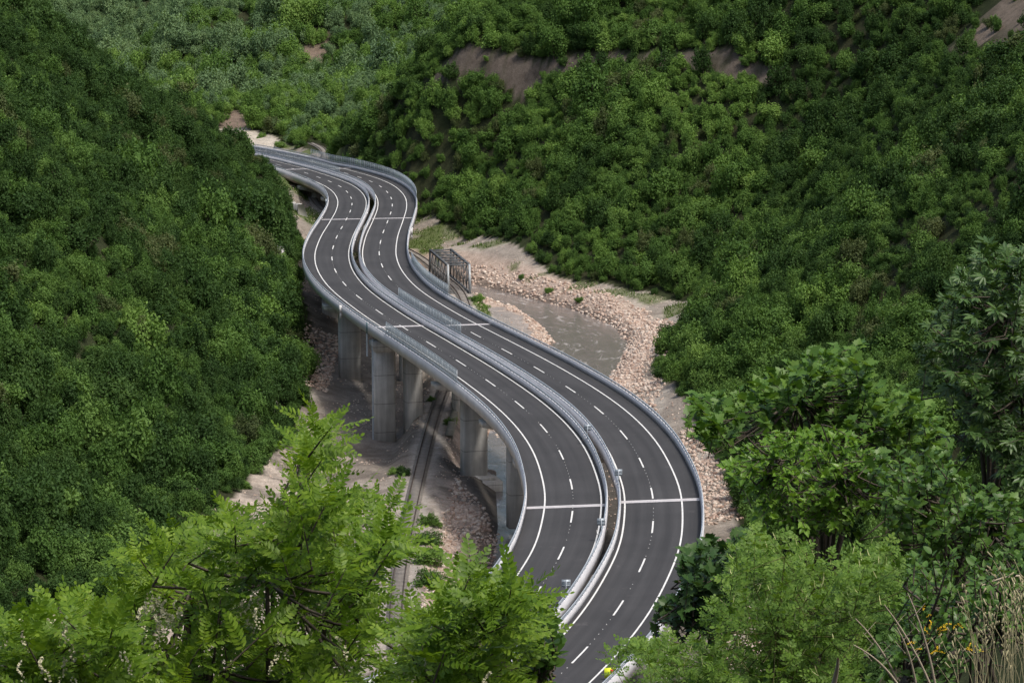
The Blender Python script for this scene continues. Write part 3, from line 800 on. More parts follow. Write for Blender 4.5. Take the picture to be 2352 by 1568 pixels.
# sign backs along the median
for k, (px, py, off, lab) in enumerate(((1424.6, 1486, -1.0 + 0.2, 'lowest and nearest of the four'), (1513.5, 1327.7, -1.0 + 0.2, 'second from the bottom'), (1533, 1201, 1.0 - 0.2, 'just above the near joint'), (1490.6, 1085, -0.8, 'topmost of the four'))):
    i = station_of_y(py / 1.08844 + 24, off)
    q = frame(i, off, 0.82)
    r = empty('road_sign', q); tag(r, 'grey back of square sign on median barrier, ' + lab, 'road sign', 'sign backs on the median barriers')
    mb = MB(); mb.box((0, 0.06, 1.55), (0.95, 0.03, 0.85)); mb.build('sign_panel', M['sign_back'], r)
    mb = MB(); mb.bar((0, 0, -0.1), (0, 0, 1.95), 0.08); mb.bar((-0.45, 0.02, 1.35), (0.45, 0.02, 1.35), 0.05); mb.bar((-0.45, 0.02, 1.75), (0.45, 0.02, 1.75), 0.05)
    mb.build('sign_post', M['galv'], r)
    mb = MB(); mb.bar((-0.5, 0, 0.12), (0.05, 0, 0.12), 0.07); mb.bar((-0.5, 0, 0.1), (-0.5, 0, 0.6), 0.05); mb.bar((0.0, 0, 0.1), (0, 0, 0.6), 0.05)
    mb.build('sign_bracket', M['white_box'], r)
# chevron board at the lower edge
i = station_of_y(1561, OFF + 5.0); q = frame(i, OFF + 5.2, 0.0)
r = empty('chevron_sign', q, 0.15); tag(r, 'small yellow road sign with a red mark at the foot of the frame', 'road sign')
mb = MB(); mb.box((0, 0, 0.75), (1.1, 0.03, 1.0)); mb.build('sign_panel', M['yellow'], r)
mb = MB(); mb.box((0.28, -0.022, 0.85), (0.5, 0.012, 0.5), 0); mb.build('red_mark', M['red'], r)
mb = MB(); mb.bar((0, 0.06, -0.05), (0, 0.06, 1.2), 0.07); mb.build('sign_post', M['galv'], r)

# ------------------------------------------------------------------ railway, truss bridge, walls
TR = spline(TRACK, 12)
tt = np.gradient(TR[:, :2], axis=0); tt /= np.linalg.norm(tt, axis=1)[:, None]; tn = np.c_[-tt[:, 1], tt[:, 0]]
tr = empty('railway_track', TR[20]); tag(tr, 'single rusty railway track curving below the viaducts', 'railway track')
org = np.array(tr.location)
for s in (-1, 1):
    mb = MB(); P = []
    for u, v in ((-.065, 0), (-.065, .2), (.065, .2), (.065, 0)):
        P.append(np.c_[TR[:, :2] + tn * (s * 0.76 + u), TR[:, 2] + v])
    V = np.stack(P, 1).reshape(-1, 3) - org; m = len(TR)
    a = np.arange(m - 1)[:, None] * 4; j = np.arange(4)[None]; jn = (j + 1) % 4
    mb.add(V, f=np.stack([a + j, a + jn, a + 4 + jn, a + 4 + j], -1).reshape(-1, 4)); mb.build('rail', M['rail'], tr)
mb = MB(); ts = np.r_[0, np.cumsum(np.linalg.norm(np.diff(TR[:, :2], axis=0), axis=1))]
for q in np.arange(1, ts[-1] - 1, 0.72):
    x = np.interp(q, ts, TR[:, 0]); y = np.interp(q, ts, TR[:, 1]); z = np.interp(q, ts, TR[:, 2]); k = min(int(np.interp(q, ts, np.arange(len(ts)))), len(ts) - 2)
    mb.box((x - org[0], y - org[1], z - 0.06 - org[2]), (2.5, 0.26, 0.16), math.atan2(tn[k, 1], tn[k, 0]))
mb.build('sleepers', M['sleeper'], tr)

a0 = np.array([-13.7, 610.0, -14.3]); b0 = np.array([-18.4, 635.5, -14.3])
t_ = (b0 - a0) / np.linalg.norm(b0 - a0); r_ = np.array([t_[1], -t_[0], 0])
tb = empty('railway_truss_bridge', a0); tag(tb, 'grey steel lattice truss railway bridge over the river', 'truss bridge')
LEN, WID, HT, NB = float(np.linalg.norm(b0 - a0)), 4.7, 6.0, 6
pt = lambda u, v, w: t_ * (u * LEN) + r_ * (v * WID) + np.array([0, 0, w])
for v in (0, 1):
    mb = MB(); mb.bar(pt(0.02, v, HT), pt(0.98, v, HT), 0.42, 0.46); mb.build('top_chord', M['truss'], tb)
    mb = MB(); mb.bar(pt(-0.02, v, 0), pt(1.02, v, 0), 0.40, 0.55); mb.build('bottom_chord', M['truss'], tb)
    for u0, u1 in ((-0.02, 0.02), (1.02, 0.98)):
        mb = MB(); mb.bar(pt(u0, v, -0.2), pt(u1, v, HT + 0.15), 0.46, 0.40); mb.build('end_post', M['truss_light'] if u0 < 0 else M['truss'], tb)
    mb = MB()
    for k in range(NB):
        ua, ub = k / NB, (k + 1) / NB
        if k: mb.bar(pt(ua, v, 0), pt(ua, v, HT), 0.24)
        mb.bar(pt(max(ua, .02), v + .008, 0.1), pt(ub, v + .008, HT - .1), 0.11); mb.bar(pt(max(ua, .02), v - .008, HT - .1), pt(ub, v - .008, 0.1), 0.11)
        um = (ua + ub) / 2; mb.bar(pt(um, v, 0.1), pt(um, v, HT), 0.08)
    mb.build('side_lattice', M['truss'], tb)
mb = MB()
for k in range(NB + 1):
    u = min(max(k / NB, .02), .98); mb.bar(pt(u, 0, HT), pt(u, 1, HT), 0.26)
    if k < NB:
        mb.bar(pt(k / NB + .02, 0.02, HT + .06), pt((k + 1) / NB - .01, .98, HT + .06), 0.12); mb.bar(pt(k / NB + .02, .98, HT - .06), pt((k + 1) / NB - .01, .02, HT - .06), 0.12)
mb.build('top_bracing', M['truss'], tb)
mb = MB()
for k in range(NB * 2 + 1):
    mb.bar(pt(k / NB / 2, 0, -0.1), pt(k / NB / 2, 1, -0.1), 0.28, 0.35)
mb.build('floor_beams', M['truss'], tb)
for u, lab in ((-0.03, 'near'), (1.03, 'far')):
    mb = MB(); c = a0 + pt(u, 0.5, -3.4); mb.box(pt(u, 0.5, -3.5), (6.0, 2.2, 6.4), math.atan2(r_[1], r_[0])); mb.build('abutment', M['wall'], tb)


def wall(name, label, A, B, hgt, mat, lean=0.6, th=1.0, group=None, z=None):
    A = np.array(A, float); B = np.array(B, float)
    d = (B - A)[:2]; L_ = np.linalg.norm(d); d /= L_; nn = np.array([-d[1], d[0]])
    n = max(int(L_ / 1.5), 2); mb = MB(); rows = []
    for k in range(n + 1):
        q = A[:2] + d * L_ * k / n; zz = A[2] + (B[2] - A[2]) * k / n; hj = hgt * (0.9 + 0.2 * random.random())
        rows.append([(q[0], q[1], zz - 1.5), (q[0] + nn[0] * lean, q[1] + nn[1] * lean, zz + hj), (q[0] + nn[0] * (lean + th), q[1] + nn[1] * (lean + th), zz + hj + .05), (q[0] + nn[0] * (lean + th), q[1] + nn[1] * (lean + th), zz - 1.5)])
    V = np.array(rows).reshape(-1, 3) - A
    a = np.arange(n)[:, None] * 4; j = np.arange(4)[None]; jn = (j + 1) % 4
    f = np.stack([a + j, a + 4 + j, a + 4 + jn, a + jn], -1).reshape(-1, 4)
    mb.add(V, f=np.vstack([f, [[3, 2, 1, 0]], [np.array([0, 1, 2, 3]) + n * 4]]))
    o = mb.build(name, mat); o.location = tuple(A)
    tag(o, label, 'wall', group)
    return o


G = lambda x, y: float(height(np.array([x]), np.array([y]))[0])
wall('stone_wall', 'old mossy stone wall along the right of the railway track below the viaduct', (-10.2, 470, -20.2), (-9.2, 503, -19.6), 3.2, M['wall'], -0.3, 1.2)
for k, (a, b, hg, lab) in enumerate((((-51.5, 726), (-56.0, 752), 3.6, 'pale retaining wall at the slope foot beside the far round pier'),
                                     ((-47.5, 606), (-49.0, 632), 5.0, 'pale retaining wall behind the bend of the left viaduct'),
                                     ((-39.6, 500), (-41.2, 516), 2.6, 'pale slab of wall at the foot of the left slope by the tall piers'),
                                     ((-38.4, 482), (-40.0, 494), 1.8, 'low pale concrete slab behind the locust shoot'))):
    wall('retaining_wall', lab, (a[0], a[1], G(*a) - .2), (b[0], b[1], G(*b) - .2), hg, M['palewall'], 1.6, 1.5, 'pale walls along the left slope foot')

# ------------------------------------------------------------------ rocks
ICO = None


def ico():
    t = (1 + 5 ** .5) / 2
    v = np.array([(-1, t, 0), (1, t, 0), (-1, -t, 0), (1, -t, 0), (0, -1, t), (0, 1, t), (0, -1, -t), (0, 1, -t), (t, 0, -1), (t, 0, 1), (-t, 0, -1), (-t, 0, 1)], float)
    v /= np.linalg.norm(v[0])
    f = np.array([(0, 11, 5), (0, 5, 1), (0, 1, 7), (0, 7, 10), (0, 10, 11), (1, 5, 9), (5, 11, 4), (11, 10, 2), (10, 7, 6), (7, 1, 8), (3, 9, 4), (3, 4, 2), (3, 2, 6), (3, 6, 8), (3, 8, 9), (4, 9, 5), (2, 4, 11), (6, 2, 10), (8, 6, 7), (9, 8, 1)])
    return v, f


IV, IF = ico()


def rot_rand(n):
    q = rng.normal(size=(n, 4)); q /= np.linalg.norm(q, axis=1)[:, None]
    w, x, y, z = q.T
    return np.stack([np.stack([1 - 2 * (y * y + z * z), 2 * (x * y - z * w), 2 * (x * z + y * w)], -1), np.stack([2 * (x * y + z * w), 1 - 2 * (x * x + z * z), 2 * (y * z - x * w)], -1), np.stack([2 * (x * z - y * w), 2 * (y * z + x * w), 1 - 2 * (x * x + y * y)], -1)], 1)


def rocks(P, size):
    n = len(P)
    v = IV[None] * (1 + rng.uniform(-0.28, 0.28, (n, 12, 1))) * rng.uniform(0.6, 1.15, (n, 1, 3))
    v = np.einsum('nij,nkj->nki', rot_rand(n), v) * np.array([1, 1, 0.75]) * np.asarray(size).reshape(-1, 1, 1) + P[:, None]
    f = IF[None] + (np.arange(n) * 12)[:, None, None]
    return v.reshape(-1, 3), f.reshape(-1, 3)


def rock_mat():
    m, nt, N, L = new_mat('riprap_stone')
    out = N.new('ShaderNodeOutputMaterial'); p = N.new('ShaderNodeBsdfPrincipled')
    g = N.new('ShaderNodeNewGeometry')
    r = ramp(nt, g.outputs['Random Per Island'], [(0.0, (0.36, 0.25, 0.20)), (0.3, (0.52, 0.40, 0.33)), (0.65, (0.60, 0.49, 0.415)), (1.0, (0.66, 0.59, 0.52))])
    n = noise(nt, 1.6, 5, 0.7)
    c = mixc(nt, r.outputs['Color'], ramp(nt, n.outputs['Fac'], [(0.3, (0.7, 0.68, 0.66)), (0.7, (1.15, 1.15, 1.15))]).outputs['Color'], 0.8, 'MULTIPLY')
    L.new(c, p.inputs['Base Color']); p.inputs['Roughness'].default_value = 0.95; p.inputs['Specular IOR Level'].default_value = 0.1
    L.new(p.outputs['BSDF'], out.inputs['Surface'])
    return m


M['rock'] = rock_mat()


def scatter(n, x0, x1, y0, y1):
    return rng.uniform(x0, x1, n), rng.uniform(y0, y1, n)


acc_p = []; acc_s = []
x, y = scatter(62000, -30, 60, 350, 690)
d, w, sd = dist_poly(x, y, RIVER)
e = d - w
right = (sd < 0) if False else None
# which bank: compare with the river's own normal (river runs towards the camera; left bank has sd < 0)
bankR = (sd > 0); bankL = ~bankR
wid = np.where(bankR, np.interp(y, [360, 470, 520, 560, 590, 640, 670], [12, 15, 15, 14, 9.0, 7.0, 5.0]), np.interp(y, [360, 430, 470, 520, 570, 600, 640, 655], [9, 7.5, 4.8, 4.6, 4.4, 4.2, 3.4, 0.8]))
k = (e > -0.9) & (e < wid + (vnoise(x, y, 3, 4) - .5) * 1.5)
dtr, _, _ = dist_poly(x, y, TRACK)
k &= ~((dist_poly(x, y, CV[::4, :3])[0] < 8) & (y < 462)) & ~((x > 6) & (x < 23) & (y > 395) & (y < 465)) & (dtr > 3.0) & (x < np.interp(y, FOOT_R[:, 0], FOOT_R[:, 1]) + 1.5) & ~((y > 655) & (x < -13))
# extra bank below the piers and on the far right
xr, yr = x[k], y[k]
x2, y2 = scatter(2600, 28, 40, 405, 470)
k2 = (x2 < np.interp(y2, FOOT_R[:, 0], FOOT_R[:, 1]) + 5)
x3, y3 = scatter(2600, 14, 34, 285, 352); k3 = dist_poly(x3, y3, CV[::3, :3])[0] > 12.5; x3, y3 = x3[k3], y3[k3]
x4, y4 = scatter(900, -41, -34, 515, 560)
xr = np.r_[xr, x2[k2], x3, x4]; yr = np.r_[yr, y2[k2], y3, y4]
zr = height(xr, yr)
sz = (0.19 + 0.30 * rng.random(len(xr)) ** 2.0) * np.where(yr > 560, 1.1, 1.0)
P = np.c_[xr, yr, zr + sz * 0.15]
v, f = rocks(P, sz)
o = link('riprap', mesh_data('riprap', v, [f], M['rock'])); tag(o, kind='stuff')
print('rocks', len(xr))
# rubble sprinkled on the valley floor
x, y = scatter(26000, -60, 40, 380, 780)
k = floor_mask(x, y) & (vnoise(x, y, 8, 12) * .6 + vnoise(x, y, 2.5, 13) * .4 > 0.50); k &= dist_poly(x, y, TRACK)[0] > 2.6; k &= dist_poly(x, y, RIVER)[0] > 9
x, y = x[k], y[k]; s_ = rng.uniform(0.06, 0.24, len(x)) ** 1.0
v, f = rocks(np.c_[x, y, height(x, y)], s_)
o = link('gravel', mesh_data('gravel', v, [f], M['rock'])); tag(o, kind='stuff')
# boulder heap at the foot of the left slope
bl = ['reddish boulder at the left end of the heap by the slope foot', 'large tan boulder at the top of the heap by the slope foot', 'pale boulder at the right end of the heap by the slope foot', 'white boulder at the bottom of the heap by the slope foot', 'brown boulder in the middle of the heap by the slope foot', 'small red boulder right of the heap by the slope foot', 'flat pale boulder low on the left of the heap by the slope foot']
for k, (px, py, s_) in enumerate(((425, 1163, .75), (452, 1150, .95), (490, 1170, .95), (470, 1181, .7), (462, 1166, .85), (512, 1172, .5), (440, 1182, .7))):
    c = on_z(px, py, -16.6); z = G(c[0], c[1])
    v, f = rocks(np.zeros((1, 3)), [s_])
    o = link('boulder', mesh_data('boulder', v, [f], M['rock']), None, (c[0], c[1], z + s_ * .4)); tag(o, bl[k], 'boulder', 'boulders heaped at the foot of the left slope')

# ------------------------------------------------------------------ leaf cards for the woods
PAL = [
    ('dark_leaf', [(0.026, 0.057, 0.016), (0.047, 0.098, 0.026), (0.078, 0.142, 0.036)]),
    ('green_leaf', [(0.056, 0.118, 0.028), (0.096, 0.182, 0.042), (0.142, 0.242, 0.060)]),
    ('light_leaf', [(0.098, 0.185, 0.040), (0.150, 0.262, 0.058), (0.210, 0.330, 0.084)]),
    ('olive_leaf', [(0.058, 0.085, 0.032), (0.096, 0.128, 0.048), (0.145, 0.175, 0.075)]),
    ('haze_tinted_leaf', [(0.108, 0.185, 0.094), (0.156, 0.248, 0.118), (0.21, 0.31, 0.145)]),  # aerial haze of the far hills mixed into the leaf colours
]
LM = [leaf_mat(n_, c_, trans=0.28, rough=0.6, spec=0.12, nscale=1.3) for n_, c_ in PAL]
NSHAPE = 6


def crown_mesh(seed, mat, name):
    r = np.random.default_rng(seed)
    nl = r.integers(14, 24)
    C = []; R = []
    elong = r.uniform(0.9, 1.35)
    for k in range(nl):
        a = r.uniform(0, 2 * pi); q = math.sqrt(r.uniform(0, 1)) * 0.78
        z = r.uniform(0.35, 1.5 * elong) - q * 0.45
        C.append((q * cos(a), q * sin(a), max(z, .3))); R.append(r.uniform(0.14, 0.42))
    C.append((0, 0, 0.7 * elong)); R.append(0.6)
    C = np.array(C); R = np.array(R)
    N = 3000
    k = r.choice(len(C), N, p=R ** 2 / (R ** 2).sum())
    d = r.normal(size=(N, 3)); d[:, 2] += 0.35; d /= np.linalg.norm(d, axis=1)[:, None]
    rad = R[k] * (0.5 + 0.62 * r.random(N) + 0.5 * r.random(N) ** 5)
    p = C[k] + d * rad[:, None] * np.array([1, 1, 0.9]) + np.array([0, 0, 1.0]) * (r.random((N, 1)) ** 6) * 0.35
    # leaves buried deep inside the crown are dropped
    dd = np.linalg.norm((p[:, None] - C[None]), axis=2) / R[None]
    keep = (dd < 0.6).sum(1) <= 1
    p = p[keep]; d = d[keep]; N = len(p)
    n = d * 0.8 + r.normal(size=(N, 3)) * 0.55 + np.array([0, 0, 0.35]); n /= np.linalg.norm(n, axis=1)[:, None]
    a = np.cross(n, r.normal(size=(N, 3))); a /= np.linalg.norm(a, axis=1)[:, None]; b = np.cross(n, a)
    s = r.uniform(0.030, 0.072, N)[:, None]
    V = np.stack([p - a * s * 1.25, p - b * s * .75 + n * s * .2, p + a * s * 1.25, p + b * s * .75 + n * s * .2], 1).reshape(-1, 3)
    return mesh_data(name, V, [np.arange(N * 4).reshape(-1, 4)], mat)


def trunk_mesh(seed):
    r = np.random.default_rng(seed + 500); mb = MB()
    mb.tube([(0, 0, -0.35), (0.03, 0.01, 0.3), (0.0, 0.04, 0.8), (0.05, 0, 1.3)], [0.07, 0.055, 0.035, 0.01], 6)
    for k in range(4):
        a = k * 1.6 + r.uniform(0, 1); z = r.uniform(.25, .6)
        mb.tube([(0.02, 0.02, z), (cos(a) * .3, sin(a) * .3, z + .35), (cos(a) * .55, sin(a) * .55, z + .6)], [0.03, 0.02, 0.006], 5)
    return mb.data('trunk', M['bark'])


CROWN = {(s, k): crown_mesh(31 + s, LM[k], 'crown') for s in range(NSHAPE) for k in range(5)}
TRUNK = [trunk_mesh(s) for s in range(NSHAPE)]

# ------------------------------------------------------------------ planting the woods
def jitter_grid(x0, x1, y0, y1, s):
    gx = np.arange(x0, x1, s); gy = np.arange(y0, y1, s)
    X, Y = np.meshgrid(gx, gy); X = X + (np.arange(len(gy)) % 2)[:, None] * s / 2
    X = X.ravel() + rng.uniform(-.45, .45, X.size) * s; Y = Y.ravel() + rng.uniform(-.45, .45, Y.size) * s
    return X, Y


T = []
for x0, x1, y0, y1, s in ((-150, 150, 290, 840, 2.95), (-200, 110, 840, 1010, 3.5), (-290, 120, 1010, 1420, 4.4), (-380, 60, 1420, 1950, 8.5)):
    X, Y = jitter_grid(x0, x1, y0, y1, s); T.append(np.c_[X, Y, np.full(len(X), s)])
T = np.vstack(T)
zz = height(T[:, 0], T[:, 1], False)
px, py, zc = proj(np.c_[T[:, :2], zz])
k = (px > -260) & (px < 2620) & (py > -260) & (py < 1750) & (zc > 100)
k &= ~floor_mask(T[:, 0], T[:, 1])
dcv, zcv, _ = dist_poly(T[:, 0], T[:, 1], CV[::3, :3])
k &= (dcv > 13.5)
dc, _, sd = dist_poly(T[:, 0], T[:, 1], CUT)
scrub = rng.random(len(T)) < 0.24
k &= scrub | ~((sd > -1.7) & (sd < 1.5) & (np.abs(dc - np.abs(sd)) < 3) & (vnoise(T[:, 0], T[:, 1], 7, 21) > 0.30))
for p in BARE + [[(2150, 150), (2215, 62), (2290, -40), (2420, -40), (2420, 110), (2290, 140)]]: k &= scrub | ~(inside(px, py, p) & (zc > 300))
k &= ~(inside(px, py, GRAVEL_FAR) & (zc > 880) & (zc < 960))
k &= dist_poly(T[:, 0], T[:, 1], TRACK)[0] > 4.5
bare_ = ((sd > -2.6) & (sd < 1.8) & (np.abs(dc - np.abs(sd)) < 3))
for p in BARE: bare_ |= inside(px, py, p) & (zc > 300)
T = T[k]; zz = zz[k]; px = px[k]; py = py[k]; zc = zc[k]; bare_ = bare_[k]
n = len(T)
R_ = T[:, 2] * (0.50 + 0.58 * rng.random(n) ** 2.2) * (0.68 + 0.72 * vnoise(T[:, 0], T[:, 1], 21, 31))
R_ = np.where(rng.random(n) < 0.07, R_ * 1.4, R_)
# young growth along the valley's edge
edge = np.minimum(np.abs(T[:, 0] - np.interp(T[:, 1], FOOT_L[:, 0], FOOT_L[:, 1])), np.abs(T[:, 0] - np.interp(T[:, 1], FOOT_R[:, 0], FOOT_R[:, 1])))
R_ = np.where((edge < 4) & (T[:, 1] < 800), R_ * 0.75, R_)
R_ = np.where((edge < 4) & (T[:, 1] > 560) & (T[:, 0] > -30) & (T[:, 1] < 780), R_ * 0.8, R_)
R_ = np.where(bare_, R_ * 0.55, R_)
hs = 0.8 + 0.95 * rng.random(n) ** 1.5
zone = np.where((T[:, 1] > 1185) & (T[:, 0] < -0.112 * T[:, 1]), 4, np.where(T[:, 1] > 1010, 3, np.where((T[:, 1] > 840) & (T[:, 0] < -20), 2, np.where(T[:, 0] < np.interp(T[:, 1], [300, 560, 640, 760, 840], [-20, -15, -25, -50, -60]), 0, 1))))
WT = {0: [.56, .37, .06, .01], 1: [.30, .47, .20, .03], 2: [.0, .22, .70, .08], 3: [.04, .44, .50, .02], 4: [0, 0, .05, 0]}  # zone 0: cloud shade on the slope put in as darker leaves
pn = np.clip((0.42 * vnoise(T[:, 0], T[:, 1], 16, 41) + 0.58 * rng.random(n) - 0.10) / 0.80, 0, 0.999)
kind = np.zeros(n, int)
for z_ in range(4):
    cw = np.cumsum(WT[z_]) / np.sum(WT[z_]); m = zone == z_
    # the upper right of the slope is darker
    kind[m] = np.searchsorted(cw, pn[m])
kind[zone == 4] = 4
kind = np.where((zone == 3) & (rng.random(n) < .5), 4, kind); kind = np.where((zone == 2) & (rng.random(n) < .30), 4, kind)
kind = np.where((zone == 0) & (T[:, 1] > 620) & (kind > 0) & (rng.random(n) < .75), 0, kind)  # more dark leaves near the ridge, standing in for cloud shade
hi = (zone == 1) & (px > 1750) & (py < 700)
kind[hi & (kind == 2)] = 1; kind[hi & (kind == 1) & (rng.random(n) < .5)] = 0
kind = np.where((zone == 1) & (vnoise(T[:, 0], T[:, 1], 20, 77) > .72) & (rng.random(n) < .22), 3, kind)
kind = np.where((zone == 0) & (vnoise(T[:, 0], T[:, 1], 22, 78) > .75) & (rng.random(n) < .12), 3, kind)
kind = np.where((zone == 1) & (px > 1480) & (px < 1800) & (py > 110) & (py < 290) & (kind < 2) & (rng.random(n) < .65), 2, kind)
shape = rng.integers(0, NSHAPE, n)
rotz = rng.uniform(0, 2 * pi, n)

# --- foreground plants (outlines in frame coordinates) are needed to know what they hide
FG = {
    'locust_left': [(-60, 1400), (10, 1372), (142, 1345), (213, 1335), (250, 1350), (290, 1400), (320, 1500), (320, 1640), (-60, 1640)],
    'locust_main': [(265, 1350), (274, 1262), (284, 1233), (331, 1190), (378, 1205), (440, 1170), (515, 1150), (567, 1132), (600, 1100), (709, 1094), (804, 1080), (912, 1094), (965, 1122), (930, 1160), (950, 1219), (940, 1276), (884, 1323), (870, 1400), (870, 1640), (300, 1640), (270, 1450)],
    'locust_shoot': [(670, 1040), (690, 960), (730, 930), (770, 950), (790, 1000), (760, 1060), (710, 1090)],
    'locust_right': [(880, 1420), (945, 1365), (1016, 1265), (1101, 1255), (1180, 1300), (1245, 1335), (1235, 1400), (1250, 1480), (1250, 1640), (870, 1640)],
    'round_leaf': [(1185, 1400), (1240, 1370), (1300, 1400), (1312, 1480), (1285, 1545), (1160, 1560)],
    'maple_dark': [(1525, 1240), (1580, 1215), (1640, 1190), (1740, 1175), (1740, 1400), (1610, 1430), (1540, 1400), (1510, 1395), (1550, 1330)],
    'maple_bright': [(1556, 920), (1577, 856), (1668, 856), (1767, 812), (1883, 755), (1991, 745), (2040, 786), (2025, 838), (2136, 862), (2165, 900), (2205, 966), (2190, 1100), (1960, 1010), (1668, 980), (1605, 1050)],
    'vine': [(1626, 1000), (1700, 965), (1792, 930), (1916, 915), (2000, 950), (2060, 990), (2090, 1090), (2050, 1150), (1990, 1215), (1834, 1212), (1718, 1185), (1690, 1120), (1650, 1057)],
    'dark_shrub': [(1990, 985), (2150, 985), (2260, 1050), (2352, 1090), (2420, 1090), (2420, 1300), (2100, 1270), (2020, 1215), (2000, 1120)],
    'slim_tree': [(2075, 770), (2110, 705), (2150, 640), (2215, 540), (2250, 505), (2330, 525), (2420, 540), (2420, 1180), (2300, 1120), (2200, 985), (2150, 905), (2080, 835)],
    'pod_bush': [(1667, 1250), (1706, 1183), (1760, 1193), (1883, 1213), (1923, 1262), (1962, 1227), (2006, 1193), (2070, 1222), (2090, 1339), (1990, 1390), (1965, 1460), (1960, 1640), (1430, 1640), (1470, 1510), (1530, 1470), (1600, 1440), (1627, 1398), (1627, 1348), (1662, 1319)],
    'flower_shrub': [(2060, 1240), (2200, 1215), (2420, 1235), (2420, 1430), (2250, 1450), (2200, 1640), (1960, 1640), (1975, 1450), (2050, 1380)],
}
# visible area of every tree: painter's order with discs
GW, GH, SC = 588, 392, 4.0
YY, XX = np.mgrid[0:GH, 0:GW]
occ = np.zeros((GH, GW), bool)
for p in FG.values(): occ |= inside(XX * SC, YY * SC, p)
dk = np.concatenate([frame(np.arange(0, NC, 2), u, -0.5) for u in np.arange(-11, 11.1, 2.2)])
bx, by, bz = proj(dk)
allx = np.r_[px, bx]; ally = np.r_[proj(np.c_[T[:, :2], zz + R_ * hs * 0.85])[1], by]; allz = np.r_[zc, bz]; allr = np.r_[R_ * 0.95, np.full(len(bx), 1.7)]
area = np.zeros(len(allx))
for q in np.argsort(allz):
    r = allr[q] * FD / max(allz[q], 1) / SC; cx, cy = allx[q] / SC, ally[q] / SC
    xa, xb, ya, yb = int(cx - r), int(cx + r) + 1, int(cy - r), int(cy + r) + 1
    xa, xb, ya, yb = max(xa, 0), min(xb, GW - 1), max(ya, 0), min(yb, GH - 1)
    if xa > xb or ya > yb: continue
    m = ((XX[ya:yb + 1, xa:xb + 1] - cx) ** 2 + (YY[ya:yb + 1, xa:xb + 1] - cy) ** 2 <= r * r)
    o_ = occ[ya:yb + 1, xa:xb + 1]
    area[q] = (m & ~o_).sum(); o_ |= m
area = area[:n]
order = np.argsort(-area)
single = set(order[:292].tolist())
src = {}
for q in order:                              # one real tree of every shape and colour
    key = (shape[q], kind[q])
    if key not in src: src[key] = q
need = [q for key, q in src.items() if q not in single]
single = list(single)[:300 - len(need)] + need
srcset = {src[k] for k in src}
single = sorted(set(single) | srcset, key=lambda q: -area[q])
LK = ['dark green', 'mid green', 'bright yellowish green', 'dull olive', 'pale haze-tinted green']
proto_obj = {}
for q in single:
    z_, s_, k_ = zone[q], shape[q], kind[q]
    x, y = T[q, 0], T[q, 1]
    place = {0: 'slope beside the tall piers', 1: 'slope beyond the river', 2: 'rise beyond the far road', 3: 'high hill beyond the road', 4: 'farthest hazy hill'}[int(z_)]
    if z_ == 0: part = 'by the valley floor' if edge[q] < 9 else ('low down' if zz[q] < 2 else 'high up')
    elif z_ == 1: part = 'by the valley floor' if edge[q] < 9 else ('low down' if zz[q] < 14 else 'high up')
    else: part = ''
    form = 'tall' if hs[q] > 1.35 else ('low' if hs[q] < 1.0 else 'rounded')
    t = empty('deciduous_tree', (x, y, zz[q] - 0.15 * R_[q]), rotz[q])
    t.scale = (R_[q], R_[q], R_[q] * hs[q])
    tag(t, ('%s %s tree on the %s %s' % (form, LK[k_], place, part)).strip(), 'tree', '%s %s trees, %s %s' % (form, LK[k_], place, part))
    c = link('crown', CROWN[(s_, k_)], t); link('trunk', TRUNK[s_], t)
    if src.get((s_, k_)) == q: proto_obj[(s_, k_)] = c
print('trees', n, 'single', len(single), 'min area', area[single].min())

# everything else of the woods: one object
sset = set(single); rest = np.array([q for q in range(n) if q not in sset])
x, y = T[rest, 0], T[rest, 1]
pts = np.c_[x, y, zz[rest] - 0.15 * R_[rest]]
me = bpy.data.meshes.new('forest'); me.vertices.add(len(pts)); me.vertices.foreach_set('co', pts.astype(np.float32).ravel())
keys = sorted(proto_obj); code = {k: i for i, k in enumerate(keys)}
cd = np.array([code[(shape[q], kind[q])] for q in rest], np.int32)
me.attributes.new('kind', 'INT', 'POINT').data.foreach_set('value', cd)
me.attributes.new('size', 'FLOAT_VECTOR', 'POINT').data.foreach_set('vector', np.c_[R_[rest], R_[rest], R_[rest] * hs[rest]].astype(np.float32).ravel())
me.attributes.new('turn', 'FLOAT_VECTOR', 'POINT').data.foreach_set('vector', np.c_[rng.normal(0, .08, len(rest)), rng.normal(0, .08, len(rest)), rotz[rest]].astype(np.float32).ravel())
fo = link('forest', me); tag(fo, kind='stuff')
ng = bpy.data.node_groups.new('forest_nodes', 'GeometryNodeTree')
ng.interface.new_socket('Geometry', in_out='INPUT', socket_type='NodeSocketGeometry'); ng.interface.new_socket('Geometry', in_out='OUTPUT', socket_type='NodeSocketGeometry')
gi = ng.nodes.new('NodeGroupInput'); go = ng.nodes.new('NodeGroupOutput'); jn_ = ng.nodes.new('GeometryNodeJoinGeometry')


def named(nm, tp):
    a = ng.nodes.new('GeometryNodeInputNamedAttribute'); a.data_type = tp; a.inputs['Name'].default_value = nm
    return a.outputs['Attribute']


